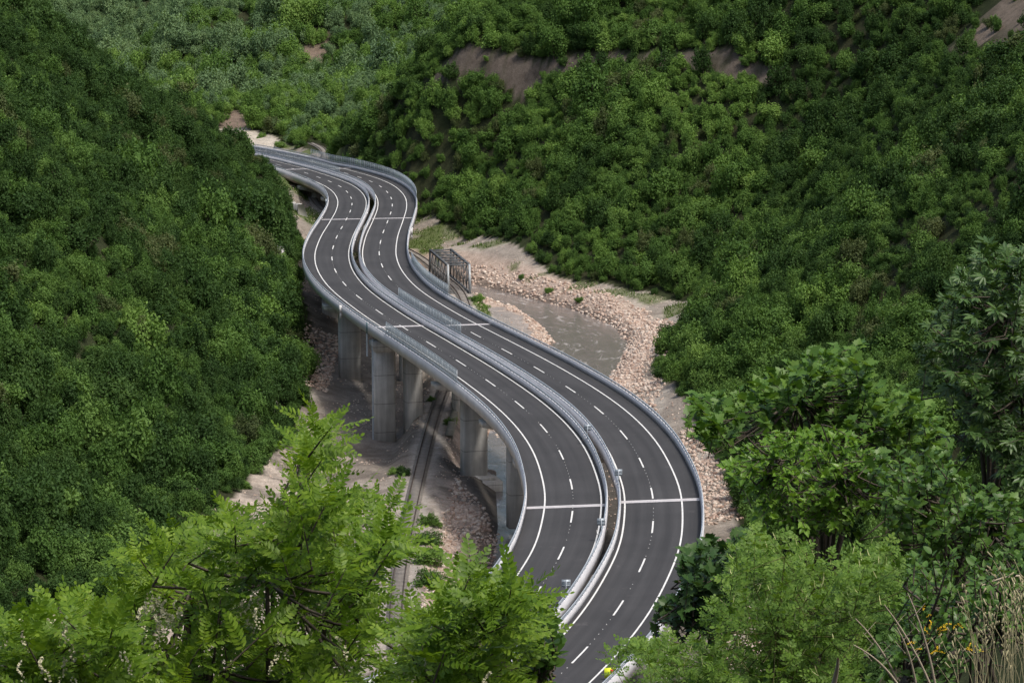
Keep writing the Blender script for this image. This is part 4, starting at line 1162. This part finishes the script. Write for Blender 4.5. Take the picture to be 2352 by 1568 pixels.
aK, aS, aT = named('kind', 'INT'), named('size', 'FLOAT_VECTOR'), named('turn', 'FLOAT_VECTOR')
for key in keys:
    oi = ng.nodes.new('GeometryNodeObjectInfo'); oi.inputs['Object'].default_value = proto_obj[key]; oi.transform_space = 'ORIGINAL'; oi.inputs['As Instance'].default_value = True
    cp = ng.nodes.new('FunctionNodeCompare'); cp.data_type = 'INT'; cp.operation = 'EQUAL'
    ia = [s for s in cp.inputs if s.type == 'INT']
    ng.links.new(aK, ia[0]); ia[1].default_value = code[key]
    ip = ng.nodes.new('GeometryNodeInstanceOnPoints')
    ng.links.new(gi.outputs[0], ip.inputs['Points']); ng.links.new(cp.outputs[0], ip.inputs['Selection']); ng.links.new(oi.outputs['Geometry'], ip.inputs['Instance'])
    ng.links.new(aT, ip.inputs['Rotation']); ng.links.new(aS, ip.inputs['Scale'])
    ng.links.new(ip.outputs[0], jn_.inputs[0])
ng.links.new(jn_.outputs[0], go.inputs[0])
md = fo.modifiers.new('forest', 'NODES'); md.node_group = ng

# ------------------------------------------------------------------ bushes and grass on the valley floor
for k, (px_, py_, zf, s_, lab) in enumerate((
        (985, 1245, -17.8, 2.3, 'green bush beside the railway, upper end of the row left of the stones'),
        (992, 1290, -17.8, 2.5, 'green bush beside the railway, middle of the row left of the stones'),
        (985, 1340, -17.8, 2.5, 'green bush beside the railway, lower end of the row left of the stones'),
        (990, 1205, -17.8, 1.8, 'small bush beside the railway just below the pier footing'),
        (925, 1095, -18, 1.5, 'low dark bush left of the railway below the tall piers'), (905, 1088, -18, 1.1, 'small bush at the left end of the clump below the tall piers'),
        (990, 925, -17.5, 1.1, 'small green bush left of the railway under the viaduct cap'), (1042, 975, -18, 1.0, 'bush growing on the mossy stone wall'), (1030, 990, -18.5, 1.1, 'bush at the foot of the mossy stone wall'),
        (1100, 690, -14.8, 1.6, 'grassy green bush beside the near end of the truss bridge'), (1088, 694, -14.8, 1.2, 'low green bush touching the rails by the truss bridge'), (1115, 697, -15.0, 1.1, 'low green bush at the edge of the river stones'),
        (660, 318, -10, 2.6, 'dull brownish green tree in the gravel yard beyond the road'), (640, 325, -10, 2.2, 'small green tree beside the gravel yard beyond the road'), (690, 330, -10, 2.4, 'dark bushy tree on the verge beyond the road'), (600, 312, -10, 1.6, 'green bush at the edge of the gravel yard'),
        (520, 1140, -17, 1.1, 'small bush right of the boulder heap'), (560, 1120, -17, 1.3, 'bush at the slope foot right of the boulder heap'),
        (1200, 630, -17, 1.2, 'low bush on the bank right of the dirt track'), (1260, 650, -17, 1.3, 'rounded bush at the foot of the right slope by the dirt track'), (1330, 668, -17, 1.2, 'bush between two dirt heaps at the foot of the right slope'))):
    c = on_z(px_, py_, zf); z = G(c[0], c[1])
    t = empty('bush', (c[0], c[1], z - 0.3 * s_), k * 1.3); t.scale = (s_, s_, s_ * 0.72)
    tag(t, lab, 'bush')
    cr = link('foliage', CROWN[(k % NSHAPE, 3 if 'dull' in lab else (0 if 'dark' in lab else 1 + (k % 2)))], t); link('stem', TRUNK[k % NSHAPE], t)


def blades(n, x, y, z, h0, h1, w, mat, name):
    a = rng.uniform(0, 2 * pi, n); l = rng.normal(0, .35, (n, 2)); hh = rng.uniform(h0, h1, n)
    p = np.c_[x, y, z]; d = np.c_[np.cos(a), np.sin(a), 0 * a] * w
    tip = p + np.c_[l * hh[:, None], hh]
    V = np.stack([p - d, p + d, tip], 1).reshape(-1, 3)
    return link(name, mesh_data(name, V, [np.arange(n * 3).reshape(-1, 3)], mat))


M['grass'] = leaf_mat('grass_blade', [(0.05, 0.09, 0.015), (0.085, 0.15, 0.025), (0.13, 0.19, 0.04)], 0.25, island=True)
x, y = scatter(60000, -62, 42, 560, 790)
d, _, _ = dist_poly(x, y, TRACK); n1 = vnoise(x, y, 5, 1)
fl_ = floor_mask(x, y)
k = fl_ & (((y > 640) & (x < -17) & (d > 2.2) & (n1 > .38)) | ((d > 2.0) & (d < 5.5) & (y > 560) & (y < 606)) | ((y > 600) & ((np.interp(y, FOOT_R[:, 0], FOOT_R[:, 1]) - x) < 6) & (n1 > .52)))
k &= dist_poly(x, y, RIVER)[0] > 7
x, y = x[k], y[k]
tag(blades(len(x), x, y, height(x, y), 0.3, 0.9, 0.10, M['grass'], 'grass'), kind='stuff')

# a stretch of pale road high up the side valley
mb = MB()
A_ = [at_depth(312, 152, 1165), at_depth(345, 168, 1130), at_depth(395, 184, 1085)]
V = []
for q in A_:
    z = G(q[0], q[1]); z = max(z + 0.5, q[2]); V += [(q[0], q[1], q[2]), (q[0] + 3, q[1] + 9, q[2] + 0.1)]
mb.add(V, f=[[0, 2, 3, 1], [2, 4, 5, 3]])
o = mb.build('road', M['joint']); tag(o, kind='structure')

# ------------------------------------------------------------------ foreground plants
def place(template, R, t, s):
    """template (v, [faces]) copied to n frames"""
    tv, tfs = template; n = len(t)
    V = (np.einsum('nij,kj->nki', R, tv) * s[:, None, None] + t[:, None]).reshape(-1, 3)
    F = [(f[None] + (np.arange(n) * len(tv))[:, None, None]).reshape(-1, f.shape[1]) for f in tfs]
    return V, F


def basis(d, up, roll):
    d = d / np.linalg.norm(d, axis=1)[:, None]
    y = np.cross(up, d); y /= np.linalg.norm(y, axis=1)[:, None] + 1e-9
    z = np.cross(d, y)
    c, s = np.cos(roll)[:, None], np.sin(roll)[:, None]
    y2 = y * c + z * s; z2 = z * c - y * s
    return np.stack([d, y2, z2], -1)


def frond(npair, L_, lw, ll, curl, terminal=True, seed=0):
    """pinnate leaf along +x"""
    r = np.random.default_rng(seed); V = []; F = []; Q = []
    for k in range(npair + (1 if terminal else 0)):
        t = (k + 1.2) / (npair + 1.2); x = t * L_; z = -curl * t * t * L_
        for s in ((-1, 1) if k < npair else (0,)):
            a = s * (1.15 - 0.3 * t) + r.normal(0, .1); dx, dy = cos(a), sin(a)
            if s == 0: dx, dy = 1, 0
            l = ll * (0.75 + 0.5 * sin(pi * min(t + .1, 1))) * r.uniform(.85, 1.1); w = lw * r.uniform(.85, 1.1)
            dz = r.normal(-.15, .2)
            b = len(V)
            for u, v, up in ((0, 0, 0), (.3, .85, .12), (.68, .9, .1), (1, 0, 0), (.68, -.9, .1), (.3, -.85, .12)):
                V.append((x + dx * l * u - dy * w * v, dy * l * u + dx * w * v, z + dz * l * u + up * w))
            Q += [[b, b + 1, b + 2, b + 3], [b, b + 3, b + 4, b + 5]]
    b = len(V); rw = L_ * 0.006
    for t in np.linspace(0, 1, 4):
        x = t * L_; z = -curl * t * t * L_; V += [(x, -rw, z), (x, rw, z)]
    for k in range(3): Q.append([b + 2 * k, b + 2 * k + 2, b + 2 * k + 3, b + 2 * k + 1])
    return np.array(V), [np.array(Q)]


def outline_leaf(pts, fold=0.25, stalk=0.6):
    """a flat leaf from half outline points (x, y>0), folded along the midrib, unit length"""
    pts = np.array(pts, float); m = len(pts)
    V = [(0, 0, 0), (1, 0, -0.12)]
    Q = []
    up = [(x, y, fold * y - 0.12 * x * x) for x, y in pts]; dn = [(x, -y, fold * y - 0.12 * x * x) for x, y in pts]
    V = [(x + stalk * 0, y, z) for x, y, z in [(0, 0, 0)] + up + [(1, 0, -.12)] + dn[::-1]]
    b = len(V)
    A = [0] + list(range(1, m + 2)); B = [0, m + 1] + list(range(m + 2, 2 * m + 2))
    V += [(-stalk, -.012, .1), (-stalk, .012, .1), (0.02, .012, 0), (0.02, -.012, 0)]
    return np.array(V), [np.array([A]), np.array([B]), np.array([[b, b + 1, b + 2, b + 3]])]


MAPLE = outline_leaf([(-0.08, .16), (-.16, .34), (0.10, .36), (.16, .62), (.34, .40), (.48, .52), (.60, .22), (.78, .18)], 0.12, 0.7)
HEART = outline_leaf([(-0.10, .16), (-.06, .32), (.15, .38), (.5, .27), (.8, .08)], 0.3, 0.5)
OVATE = outline_leaf([(.08, .18), (.28, .32), (.55, .33), (.82, .18)], 0.2, 0.25)


def palmate(n=5, seed=0):
    V = []; F = {}
    for k in range(n):
        a = (k - (n - 1) / 2) * 0.62; l = 1 - abs(a) * .22
        b = len(V)
        for u, v in ((0.06, 0), (.35, .13), (.68, .14), (1, 0), (.68, -.14), (.35, -.13)):
            x, y = u * l, v * l; V.append((x * cos(a) - y * sin(a), x * sin(a) + y * cos(a), .05 * abs(v) * 3 - .25 * u * u))
        F.setdefault(4, []).extend([[b, b + 1, b + 2, b + 3], [b, b + 3, b + 4, b + 5]])
    b = len(V); V += [(-.6, -.012, .1), (-.6, .012, .1), (0.06, .012, 0), (0.06, -.012, 0)]; F[4].append([b, b + 1, b + 2, b + 3])
    return np.array(V), [np.array(F[4])]


def raceme(seed):
    r = np.random.default_rng(seed); V = []; Q = []
    for k in range(16):
        t = k / 16; p = np.array([t, 0, -.1 * t * t]); a = r.uniform(0, 2 * pi)
        c = p + np.array([0.02, cos(a) * .12 * (1 - .5 * t), sin(a) * .12 * (1 - .5 * t)])
        n_ = r.normal(size=(2, 3)); n_[0] /= np.linalg.norm(n_[0]); b_ = np.cross(n_[0], n_[1]); b_ /= np.linalg.norm(b_); s = .075 * (1 - .4 * t)
        b = len(V); V += [tuple(c - n_[0] * s), tuple(c + b_ * s), tuple(c + n_[0] * s), tuple(c - b_ * s)]; Q.append([b, b + 1, b + 2, b + 3])
        e = np.cross(n_[0], b_) * s; b = len(V); V += [tuple(c - n_[0] * s), tuple(c + e), tuple(c + n_[0] * s), tuple(c - e)]; Q.append([b, b + 1, b + 2, b + 3])
    return np.array(V), [np.array(Q)]


def pod():
    V = []; Q = []
    for k, t in enumerate(np.linspace(0, 1, 5)):
        w = .045 * sin(pi * (0.12 + .8 * t)); V += [(t, -w, .25 * t * t), (t, w, .25 * t * t)]
        if k: b = 2 * k; Q.append([b - 2, b, b + 1, b - 1])
    return np.array(V), [np.array(Q)]


def sample_poly(poly, n, r, inset=0.0):
    poly = np.array(poly, float); lo, hi = poly.min(0), poly.max(0); out = np.zeros((0, 2)); tries = 0
    while len(out) < n:
        q = r.uniform(lo, hi, (n * 3, 2)); m = inside(q[:, 0], q[:, 1], poly); tries += 1
        if inset and tries < 60:
            for a in range(8): m &= inside(q[:, 0] + inset * cos(a * pi / 4), q[:, 1] + inset * sin(a * pi / 4), poly)
        out = np.vstack([out, q[m]])
    return out[:n]


def bez(a, b, c, n=7):
    t = np.linspace(0, 1, n)[:, None]
    return a * (1 - t) ** 2 + 2 * b * t * (1 - t) + c * t * t


def join(parts):
    V = []; F = {}; n = 0
    for v, fs in parts:
        V.append(v)
        for f in fs: F.setdefault(f.shape[1], []).append(f + n)
        n += len(v)
    return np.concatenate(V), [np.concatenate(x) for x in F.values()]


def plant(name, label, cat, polys, zr, base, templates, mat, n_twig, per, leaf, twig_len, seed, bark='bark', limbs=6, droop=0.15, up=0.5, extra=None, trunk_r=0.05, group=None, spread=0.9, flat=0.6, tw_r=0.006, inset=25):
    """a plant whose twigs end inside the given outlines; leaves sit along the outer part of each twig"""
    r = np.random.default_rng(seed)
    base = np.array(base, float)
    if len(base) == 2: base = np.array([base[0], base[1], G(base[0], base[1])])
    root = empty(name, base); tag(root, label, cat, group)
    P = np.vstack([sample_poly(p, int(m), r, inset if m > 30 else inset * .4) for p, m in zip(polys, n_twig)])
    Z = r.uniform(zr[0], zr[1], len(P))
    tips = np.array([at_depth(a, b, z) for (a, b), z in zip(P, Z)])
    # a few extra twigs at the back give the crown depth
    cen = tips.mean(0); zmid = (zr[0] + zr[1]) / 2
    hubs = tips[r.choice(len(tips), min(limbs, len(tips)), replace=False)]
    hubs = cen + (hubs - cen) * 0.62 - np.array([0, 0, 0.12])
    wood = MB(); top = base * 0.35 + cen * 0.65
    top[2] = max(base[2] + 0.3, cen[2] - (cen[2] - base[2]) * .45)
    span = np.linalg.norm(tips.max(0) - tips.min(0))
    wood.tube(bez(base - np.array([0, 0, .3]), (base + top) / 2 + r.normal(0, .05, 3), top) - base, np.linspace(trunk_r, trunk_r * .7, 7), 8)
    for h_ in hubs:
        wood.tube(bez(top, (top + h_) / 2 + np.array([0, 0, .12 * span]) * r.uniform(.2, 1), h_) - base, np.linspace(trunk_r * .6, trunk_r * .22, 7), 6)
    LP = []; LD = []; LU = []
    for tip in tips:
        h_ = hubs[np.argmin(np.linalg.norm(hubs - tip, axis=1))]
        d = tip - h_; L_ = np.linalg.norm(d) + 1e-6
        d = d / L_ * (1 - up) + np.array([0, 0, up]) + r.normal(0, .25, 3); d /= np.linalg.norm(d)
        s0 = tip - d * twig_len * r.uniform(.8, 1.2)
        c = bez(s0, (s0 + tip) / 2 + np.array([0, 0, -.06 * twig_len]), tip + np.array([0, 0, -droop * twig_len]), 6)
        wood.tube(c - base, np.linspace(tw_r, tw_r * .4, 6), 4)
        if r.random() < .6: wood.tube(bez(h_, (h_ + s0) / 2 + np.array([0, 0, -.05]), s0, 5) - base, np.linspace(tw_r * 1.6, tw_r, 5), 4)
        m = per; tpos = np.linspace(0.12, 1.0, m) ** 0.85
        for k, t in enumerate(tpos):
            q = c[0] * (1 - t) ** 2 + 2 * c[3] * t * (1 - t) + c[-1] * t * t
            sd = np.cross(d, np.array([0, 0, 1.0])); sd /= np.linalg.norm(sd) + 1e-6
            a = k * 2.4 + r.uniform(-.4, .4)
            side = sd * cos(a) + np.cross(d, sd) * sin(a) * flat
            ld = d * (0.35 + .5 * t) + side * spread + r.normal(0, .15, 3) + np.array([0, 0, -.05])
            LP.append(q); LD.append(ld); LU.append(np.array([0, -.25, 1.0]) + r.normal(0, .28, 3))
    LP = np.array(LP); LD = np.array(LD); LU = np.array(LU)
    Rm = basis(LD, LU, r.normal(0, .25, len(LP)))
    sz = leaf * r.uniform(.72, 1.15, len(LP))
    ch = r.integers(0, len(templates), len(LP)); parts = []
    for k, tm in enumerate(templates):
        m = ch == k
        if m.any(): parts.append(place(tm, Rm[m], LP[m] - base, sz[m]))
    v, f = join(parts)
    link('crown', mesh_data('crown', v, f, mat), root)
    wood.build('trunk' if trunk_r > .03 else 'stem', M[bark], root, True)
    if extra:
        for nm, tms, m_, pos, size, dr in extra:
            q = np.array([at_depth(a, b, z) for a, b, z in pos]) if pos is not None else None
            D = np.c_[r.normal(0, .35, (len(q), 2)), np.full(len(q), -dr)]
            if dr == 0: D = r.normal(size=(len(q), 3))
            Rm = basis(D, np.tile([0.3, 1.0, .2], (len(q), 1)) + r.normal(0, .3, (len(q), 3)), r.uniform(0, 6, len(q)))
            ch = r.integers(0, len(tms), len(q)); pp = []
            for k, tm in enumerate(tms):
                m = ch == k
                if m.any(): pp.append(place(tm, Rm[m], q[m] - base, size * r.uniform(.7, 1.2, m.sum())))
            v, f = join(pp); link(nm, mesh_data(nm, v, f, M[m_]), root)
    return root


FR = [frond(9, 1.0, .046, .20, .35, True, 1), frond(10, 1.05, .043, .19, .15, True, 2), frond(8, .9, .05, .21, .55, True, 3), frond(9, 1.0, .045, .19, -.1, True, 4)]
SMALL = [frond(3, 1.0, .11, .33, .3, True, 5), frond(2, .9, .13, .4, .2, True, 6), frond(4, 1.1, .09, .28, .4, True, 7)]
PALM = [palmate(5), palmate(7)]
RAC = [raceme(1), raceme(2)]
M['locust'] = leaf_mat('locust_leaf', [(0.072, 0.150, 0.012), (0.145, 0.254, 0.023), (0.27, 0.395, 0.048)], 0.44, 0.45, 0.3, True, 2.2)
M['roundleaf'] = leaf_mat('round_leaf', [(0.03, 0.075, 0.012), (0.055, 0.12, 0.018), (0.10, 0.18, 0.03)], 0.3, 0.4, 0.3, True, 2)
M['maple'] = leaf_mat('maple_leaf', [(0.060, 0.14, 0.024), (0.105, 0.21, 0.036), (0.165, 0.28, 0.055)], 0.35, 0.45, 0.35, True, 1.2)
M['mapledark'] = leaf_mat('shade_tinted_maple_leaf', [(0.024, 0.060, 0.016), (0.042, 0.095, 0.024), (0.07, 0.135, 0.034)], 0.2, 0.45, 0.3, True, 2)  # maple leaf colours darkened to carry the sapling's shade
M['vine'] = leaf_mat('vine_leaf', [(0.070, 0.165, 0.018), (0.125, 0.25, 0.028), (0.20, 0.34, 0.05)], 0.33, 0.4, 0.4, True, 1.5)
M['slim'] = leaf_mat('slim_leaf', [(0.040, 0.088, 0.026), (0.072, 0.14, 0.038), (0.12, 0.20, 0.06)], 0.25, 0.4, 0.4, True, 1.5)
M['podleaf'] = leaf_mat('pod_bush_leaf', [(0.075, 0.152, 0.022), (0.132, 0.238, 0.038), (0.21, 0.33, 0.062)], 0.38, 0.5, 0.25, True, 2)
M['shrub'] = leaf_mat('shrub_leaf', [(0.046, 0.108, 0.02), (0.086, 0.178, 0.034), (0.14, 0.245, 0.05)], 0.3, 0.4, 0.35, True, 2)


def fpos(n, centres, spread, z0, z1, seed):
    r = np.random.default_rng(seed); o = []
    for k in range(n):
        c = centres[r.integers(0, len(centres))]; o.append((c[0] + r.normal(0, spread), c[1] + r.normal(0, spread), r.uniform(z0, z1)))
    return o


plant('locust_tree', 'blossoming locust tree in the lower corner below the darkest woods', 'tree', [FG['locust_left']], (11.5, 14.0), (-3.2, 14.5), FR, M['locust'], [100], 10, .185, .28, 1, limbs=8, inset=24, group='locust trees at the lower edge',
      extra=[('blossom', RAC, 'blossom', fpos(28, [(130, 1420), (60, 1470), (250, 1500), (160, 1540)], 30, 11.5, 12.6, 3), .12, 1.0)])
plant('locust_tree', 'largest locust tree at the lower edge, one shoot rising in front of the tall piers', 'tree', [FG['locust_main'], FG['locust_shoot']], (12.5, 15.5), (-1.4, 15.5), FR, M['locust'], [190, 9], 10, .185, .28, 2, limbs=16, inset=24, group='locust trees at the lower edge',
      extra=[('blossom', RAC, 'blossom', fpos(48, [(390, 1410), (330, 1385), (310, 1480), (370, 1400), (700, 1385), (640, 1460), (800, 1440), (560, 1380)], 26, 12.4, 13.4, 4), .12, 1.0)])
plant('locust_tree', 'bright green locust tree at the lower edge covering the near end of the motorway', 'tree', [FG['locust_right']], (11.5, 14.0), (-0.4, 14), FR, M['locust'], [86], 10, .185, .28, 5, limbs=8, inset=30, group='locust trees at the lower edge',
      extra=[('blossom', RAC, 'blossom', fpos(16, [(1010, 1400), (1040, 1470), (960, 1530), (1100, 1500)], 28, 11.5, 12.3, 6), .12, 1.0)])
plant('broadleaf_shrub', 'dark green shrub with rounded leaves at the lower edge beside the near road', 'shrub', [FG['round_leaf']], (12.5, 13.8), (0.25, 13.2), [OVATE], M['roundleaf'], [42], 9, .062, .16, 7, limbs=5, trunk_r=.02)
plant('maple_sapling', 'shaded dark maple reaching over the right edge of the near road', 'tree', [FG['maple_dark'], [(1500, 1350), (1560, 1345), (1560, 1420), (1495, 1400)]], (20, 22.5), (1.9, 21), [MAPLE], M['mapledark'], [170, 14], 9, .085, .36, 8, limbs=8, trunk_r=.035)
plant('maple_tree', 'sunlit maple with broad lobed leaves on the right, level with the river bend', 'tree', [FG['maple_bright']], (27, 30.5), (3.1, 29), [MAPLE], M['maple'], [330], 10, .105, .45, 29, limbs=14, trunk_r=.06, up=.55)
plant('vine_shrub', 'dense climbing shrub with small heart shaped leaves in front of the sunlit maple', 'shrub', [FG['vine']], (22, 25), (2.9, 24), [HEART], M['vine'], [360], 12, .066, .42, 10, limbs=10, trunk_r=.03, droop=.35, up=.3)
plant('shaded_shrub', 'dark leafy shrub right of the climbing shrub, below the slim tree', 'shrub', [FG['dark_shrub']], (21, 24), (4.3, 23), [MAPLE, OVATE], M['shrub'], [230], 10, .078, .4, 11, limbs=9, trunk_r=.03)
plant('slim_tree', 'slender dark tree with finger shaped leaves and bare grey stems at the right edge', 'tree', [FG['slim_tree']], (22.5, 26), (4.3, 25.5), PALM, M['slim'], [280], 9, .112, .5, 12, limbs=12, trunk_r=.045, up=.35)
plant('pod_bush', 'yellowish green bush with pale hanging pods at the lower right', 'bush', [FG['pod_bush'], [(1372, 1480), (1431, 1450), (1540, 1440), (1560, 1475), (1450, 1490)]], (15.5, 18.5), (1.7, 17.2), SMALL, M['podleaf'], [360, 26], 14, .074, .36, 13, limbs=16, inset=8, trunk_r=.014, up=.45, bark='greentwig', tw_r=.0025,
      extra=[('hanging_pods', [pod()], 'pod', [(a, b, z) for (a, b), z in zip(sample_poly(FG['pod_bush'], 330, np.random.default_rng(3)), np.random.default_rng(4).uniform(15.2, 16.5, 170))], .05, .9)])
for o in [q for q in bpy.data.objects if q.name.startswith('hanging_pods')]: tag(o, kind='stuff')
plant('flowering_shrub', 'leafy shrub with a few yellow flowers in the lower right corner', 'shrub', [FG['flower_shrub']], (13.5, 16.5), (2.8, 15.6), [OVATE, HEART], M['shrub'], [230], 9, .05, .26, 14, limbs=10, trunk_r=.02,
      extra=[('yellow_flower', RAC, 'yflower', fpos(24, [(2132, 1400), (2135, 1440), (2165, 1445), (2110, 1482), (2195, 1432), (2230, 1484), (2155, 1495)], 7, 13.2, 13.8, 5), .045, .2)])

# dry grass and dead stems in the lower right corner
r = np.random.default_rng(8); wood = MB()
q = r.uniform([2190, 1430], [2420, 1640], (105, 2)); q = q[q[:, 0] + q[:, 1] > 3770]
GV = []
for a, b in q:
    z = r.uniform(11.0, 13.0); p = at_depth(a, b, z); l = r.normal(0, .35, 2)
    tip = p + np.array([l[0] * .3, l[1] * .2, r.uniform(.12, .38)])
    wood.tube(bez(p - np.array([0, 0, .35]), p, tip, 5), np.linspace(.0022, .0012, 5), 3)
    if r.random() < .6:
        for k in range(7):
            c = tip + r.normal(0, .012, 3) - np.array([0, 0, .02 * k]); wood.bar(c, c + np.array([r.normal(0, .012), r.normal(0, .012), .022]), .005)
o = wood.build('dry_grass', M['drygrass']); tag(o, kind='stuff')
for k, (a, b, z, lab) in enumerate((((2031, 1388), (2140, 1580), 13.4, 'long pale dead stem leaning right in front of the pod bush'),
                                    ((2060, 1440), (2105, 1580), 13.2, 'short dead stem beside the yellow flowers, steepest of the fan'),
                                    ((1965, 1420), (2060, 1560), 13.6, 'thin dead stem, leftmost of the fan in the lower right corner'),
                                    ((2085, 1362), (2148, 1570), 13.3, 'tall dead stem rising past the highest yellow flower'),
                                    ((1960, 1480), (2060, 1568), 13.1, 'low dead stem lying across the foot of the pod bush'),
                                    ((1925, 1512), (1905, 1600), 12.8, 'thick pale stump of a stem at the lower edge'),
                                    ((2252, 1345), (2345, 1322), 14.0, 'bare grey twig sticking out at the right edge'))):
    A = at_depth(*a, z); B = at_depth(*b, z + .2); mb = MB(); rad = .010 if k == 5 else .0042
    mid = (A + B) / 2 + np.array([.02, 0, .03])
    mb.tube(bez(B, mid, A) - B, np.linspace(rad * 1.5, rad * .6, 7), 6)
    for s in range(0 if k == 5 else 3):
        c = B + (A - B) * (.4 + .18 * s); mb.tube(np.array([c, c + np.array([(-1) ** s * .05, 0, .06])]) - B, [rad * .5, rad * .2], 4)
    o = mb.build('dead_stem', M['deadstem'], None, True); o.location = tuple(B); tag(o, lab, 'dead stem', 'dead stems in the lower right corner')

# ------------------------------------------------------------------ camera, light, sky
cam = bpy.data.cameras.new('camera'); co = bpy.data.objects.new('camera', cam); COL.objects.link(co)
co.location = (0, 0, CAM_H); co.rotation_euler = (pi / 2 - TH, 0, 0)
cam.sensor_fit = 'HORIZONTAL'; cam.sensor_width = 36; cam.lens = 7160 / 2560 * 36
cam.clip_start = 0.5; cam.clip_end = 6000
scene.camera = co

SUN_EL, SUN_AZ = radians(60), radians(138)       # azimuth clockwise from +Y: the sun stands to the right and a little behind
sun = bpy.data.lights.new('sun', 'SUN'); sun.energy = 2.4; sun.angle = radians(5); sun.color = (1.0, 0.955, 0.89)
so = bpy.data.objects.new('sun', sun); COL.objects.link(so)
so.rotation_euler = (pi / 2 - SUN_EL, 0, pi - SUN_AZ)
so.location = (60, -20, 200)
w = bpy.data.worlds.new('World'); scene.world = w; w.use_nodes = True
nt = w.node_tree; nt.nodes.clear()
sk = nt.nodes.new('ShaderNodeTexSky'); sk.sky_type = 'NISHITA'; sk.sun_disc = False; sk.sun_elevation = SUN_EL; sk.sun_rotation = SUN_AZ
sk.dust_density = 5.0; sk.air_density = 1.4
bg = nt.nodes.new('ShaderNodeBackground'); bg.inputs['Strength'].default_value = 0.15
wo = nt.nodes.new('ShaderNodeOutputWorld'); nt.links.new(sk.outputs[0], bg.inputs[0]); nt.links.new(bg.outputs[0], wo.inputs[0])
scene.view_settings.view_transform = 'Standard'; scene.view_settings.look = 'None'; scene.view_settings.exposure = 0; scene.view_settings.gamma = 1
cy = scene.cycles
cy.max_bounces = 5; cy.diffuse_bounces = 3; cy.glossy_bounces = 2; cy.transmission_bounces = 3; cy.transparent_max_bounces = 4
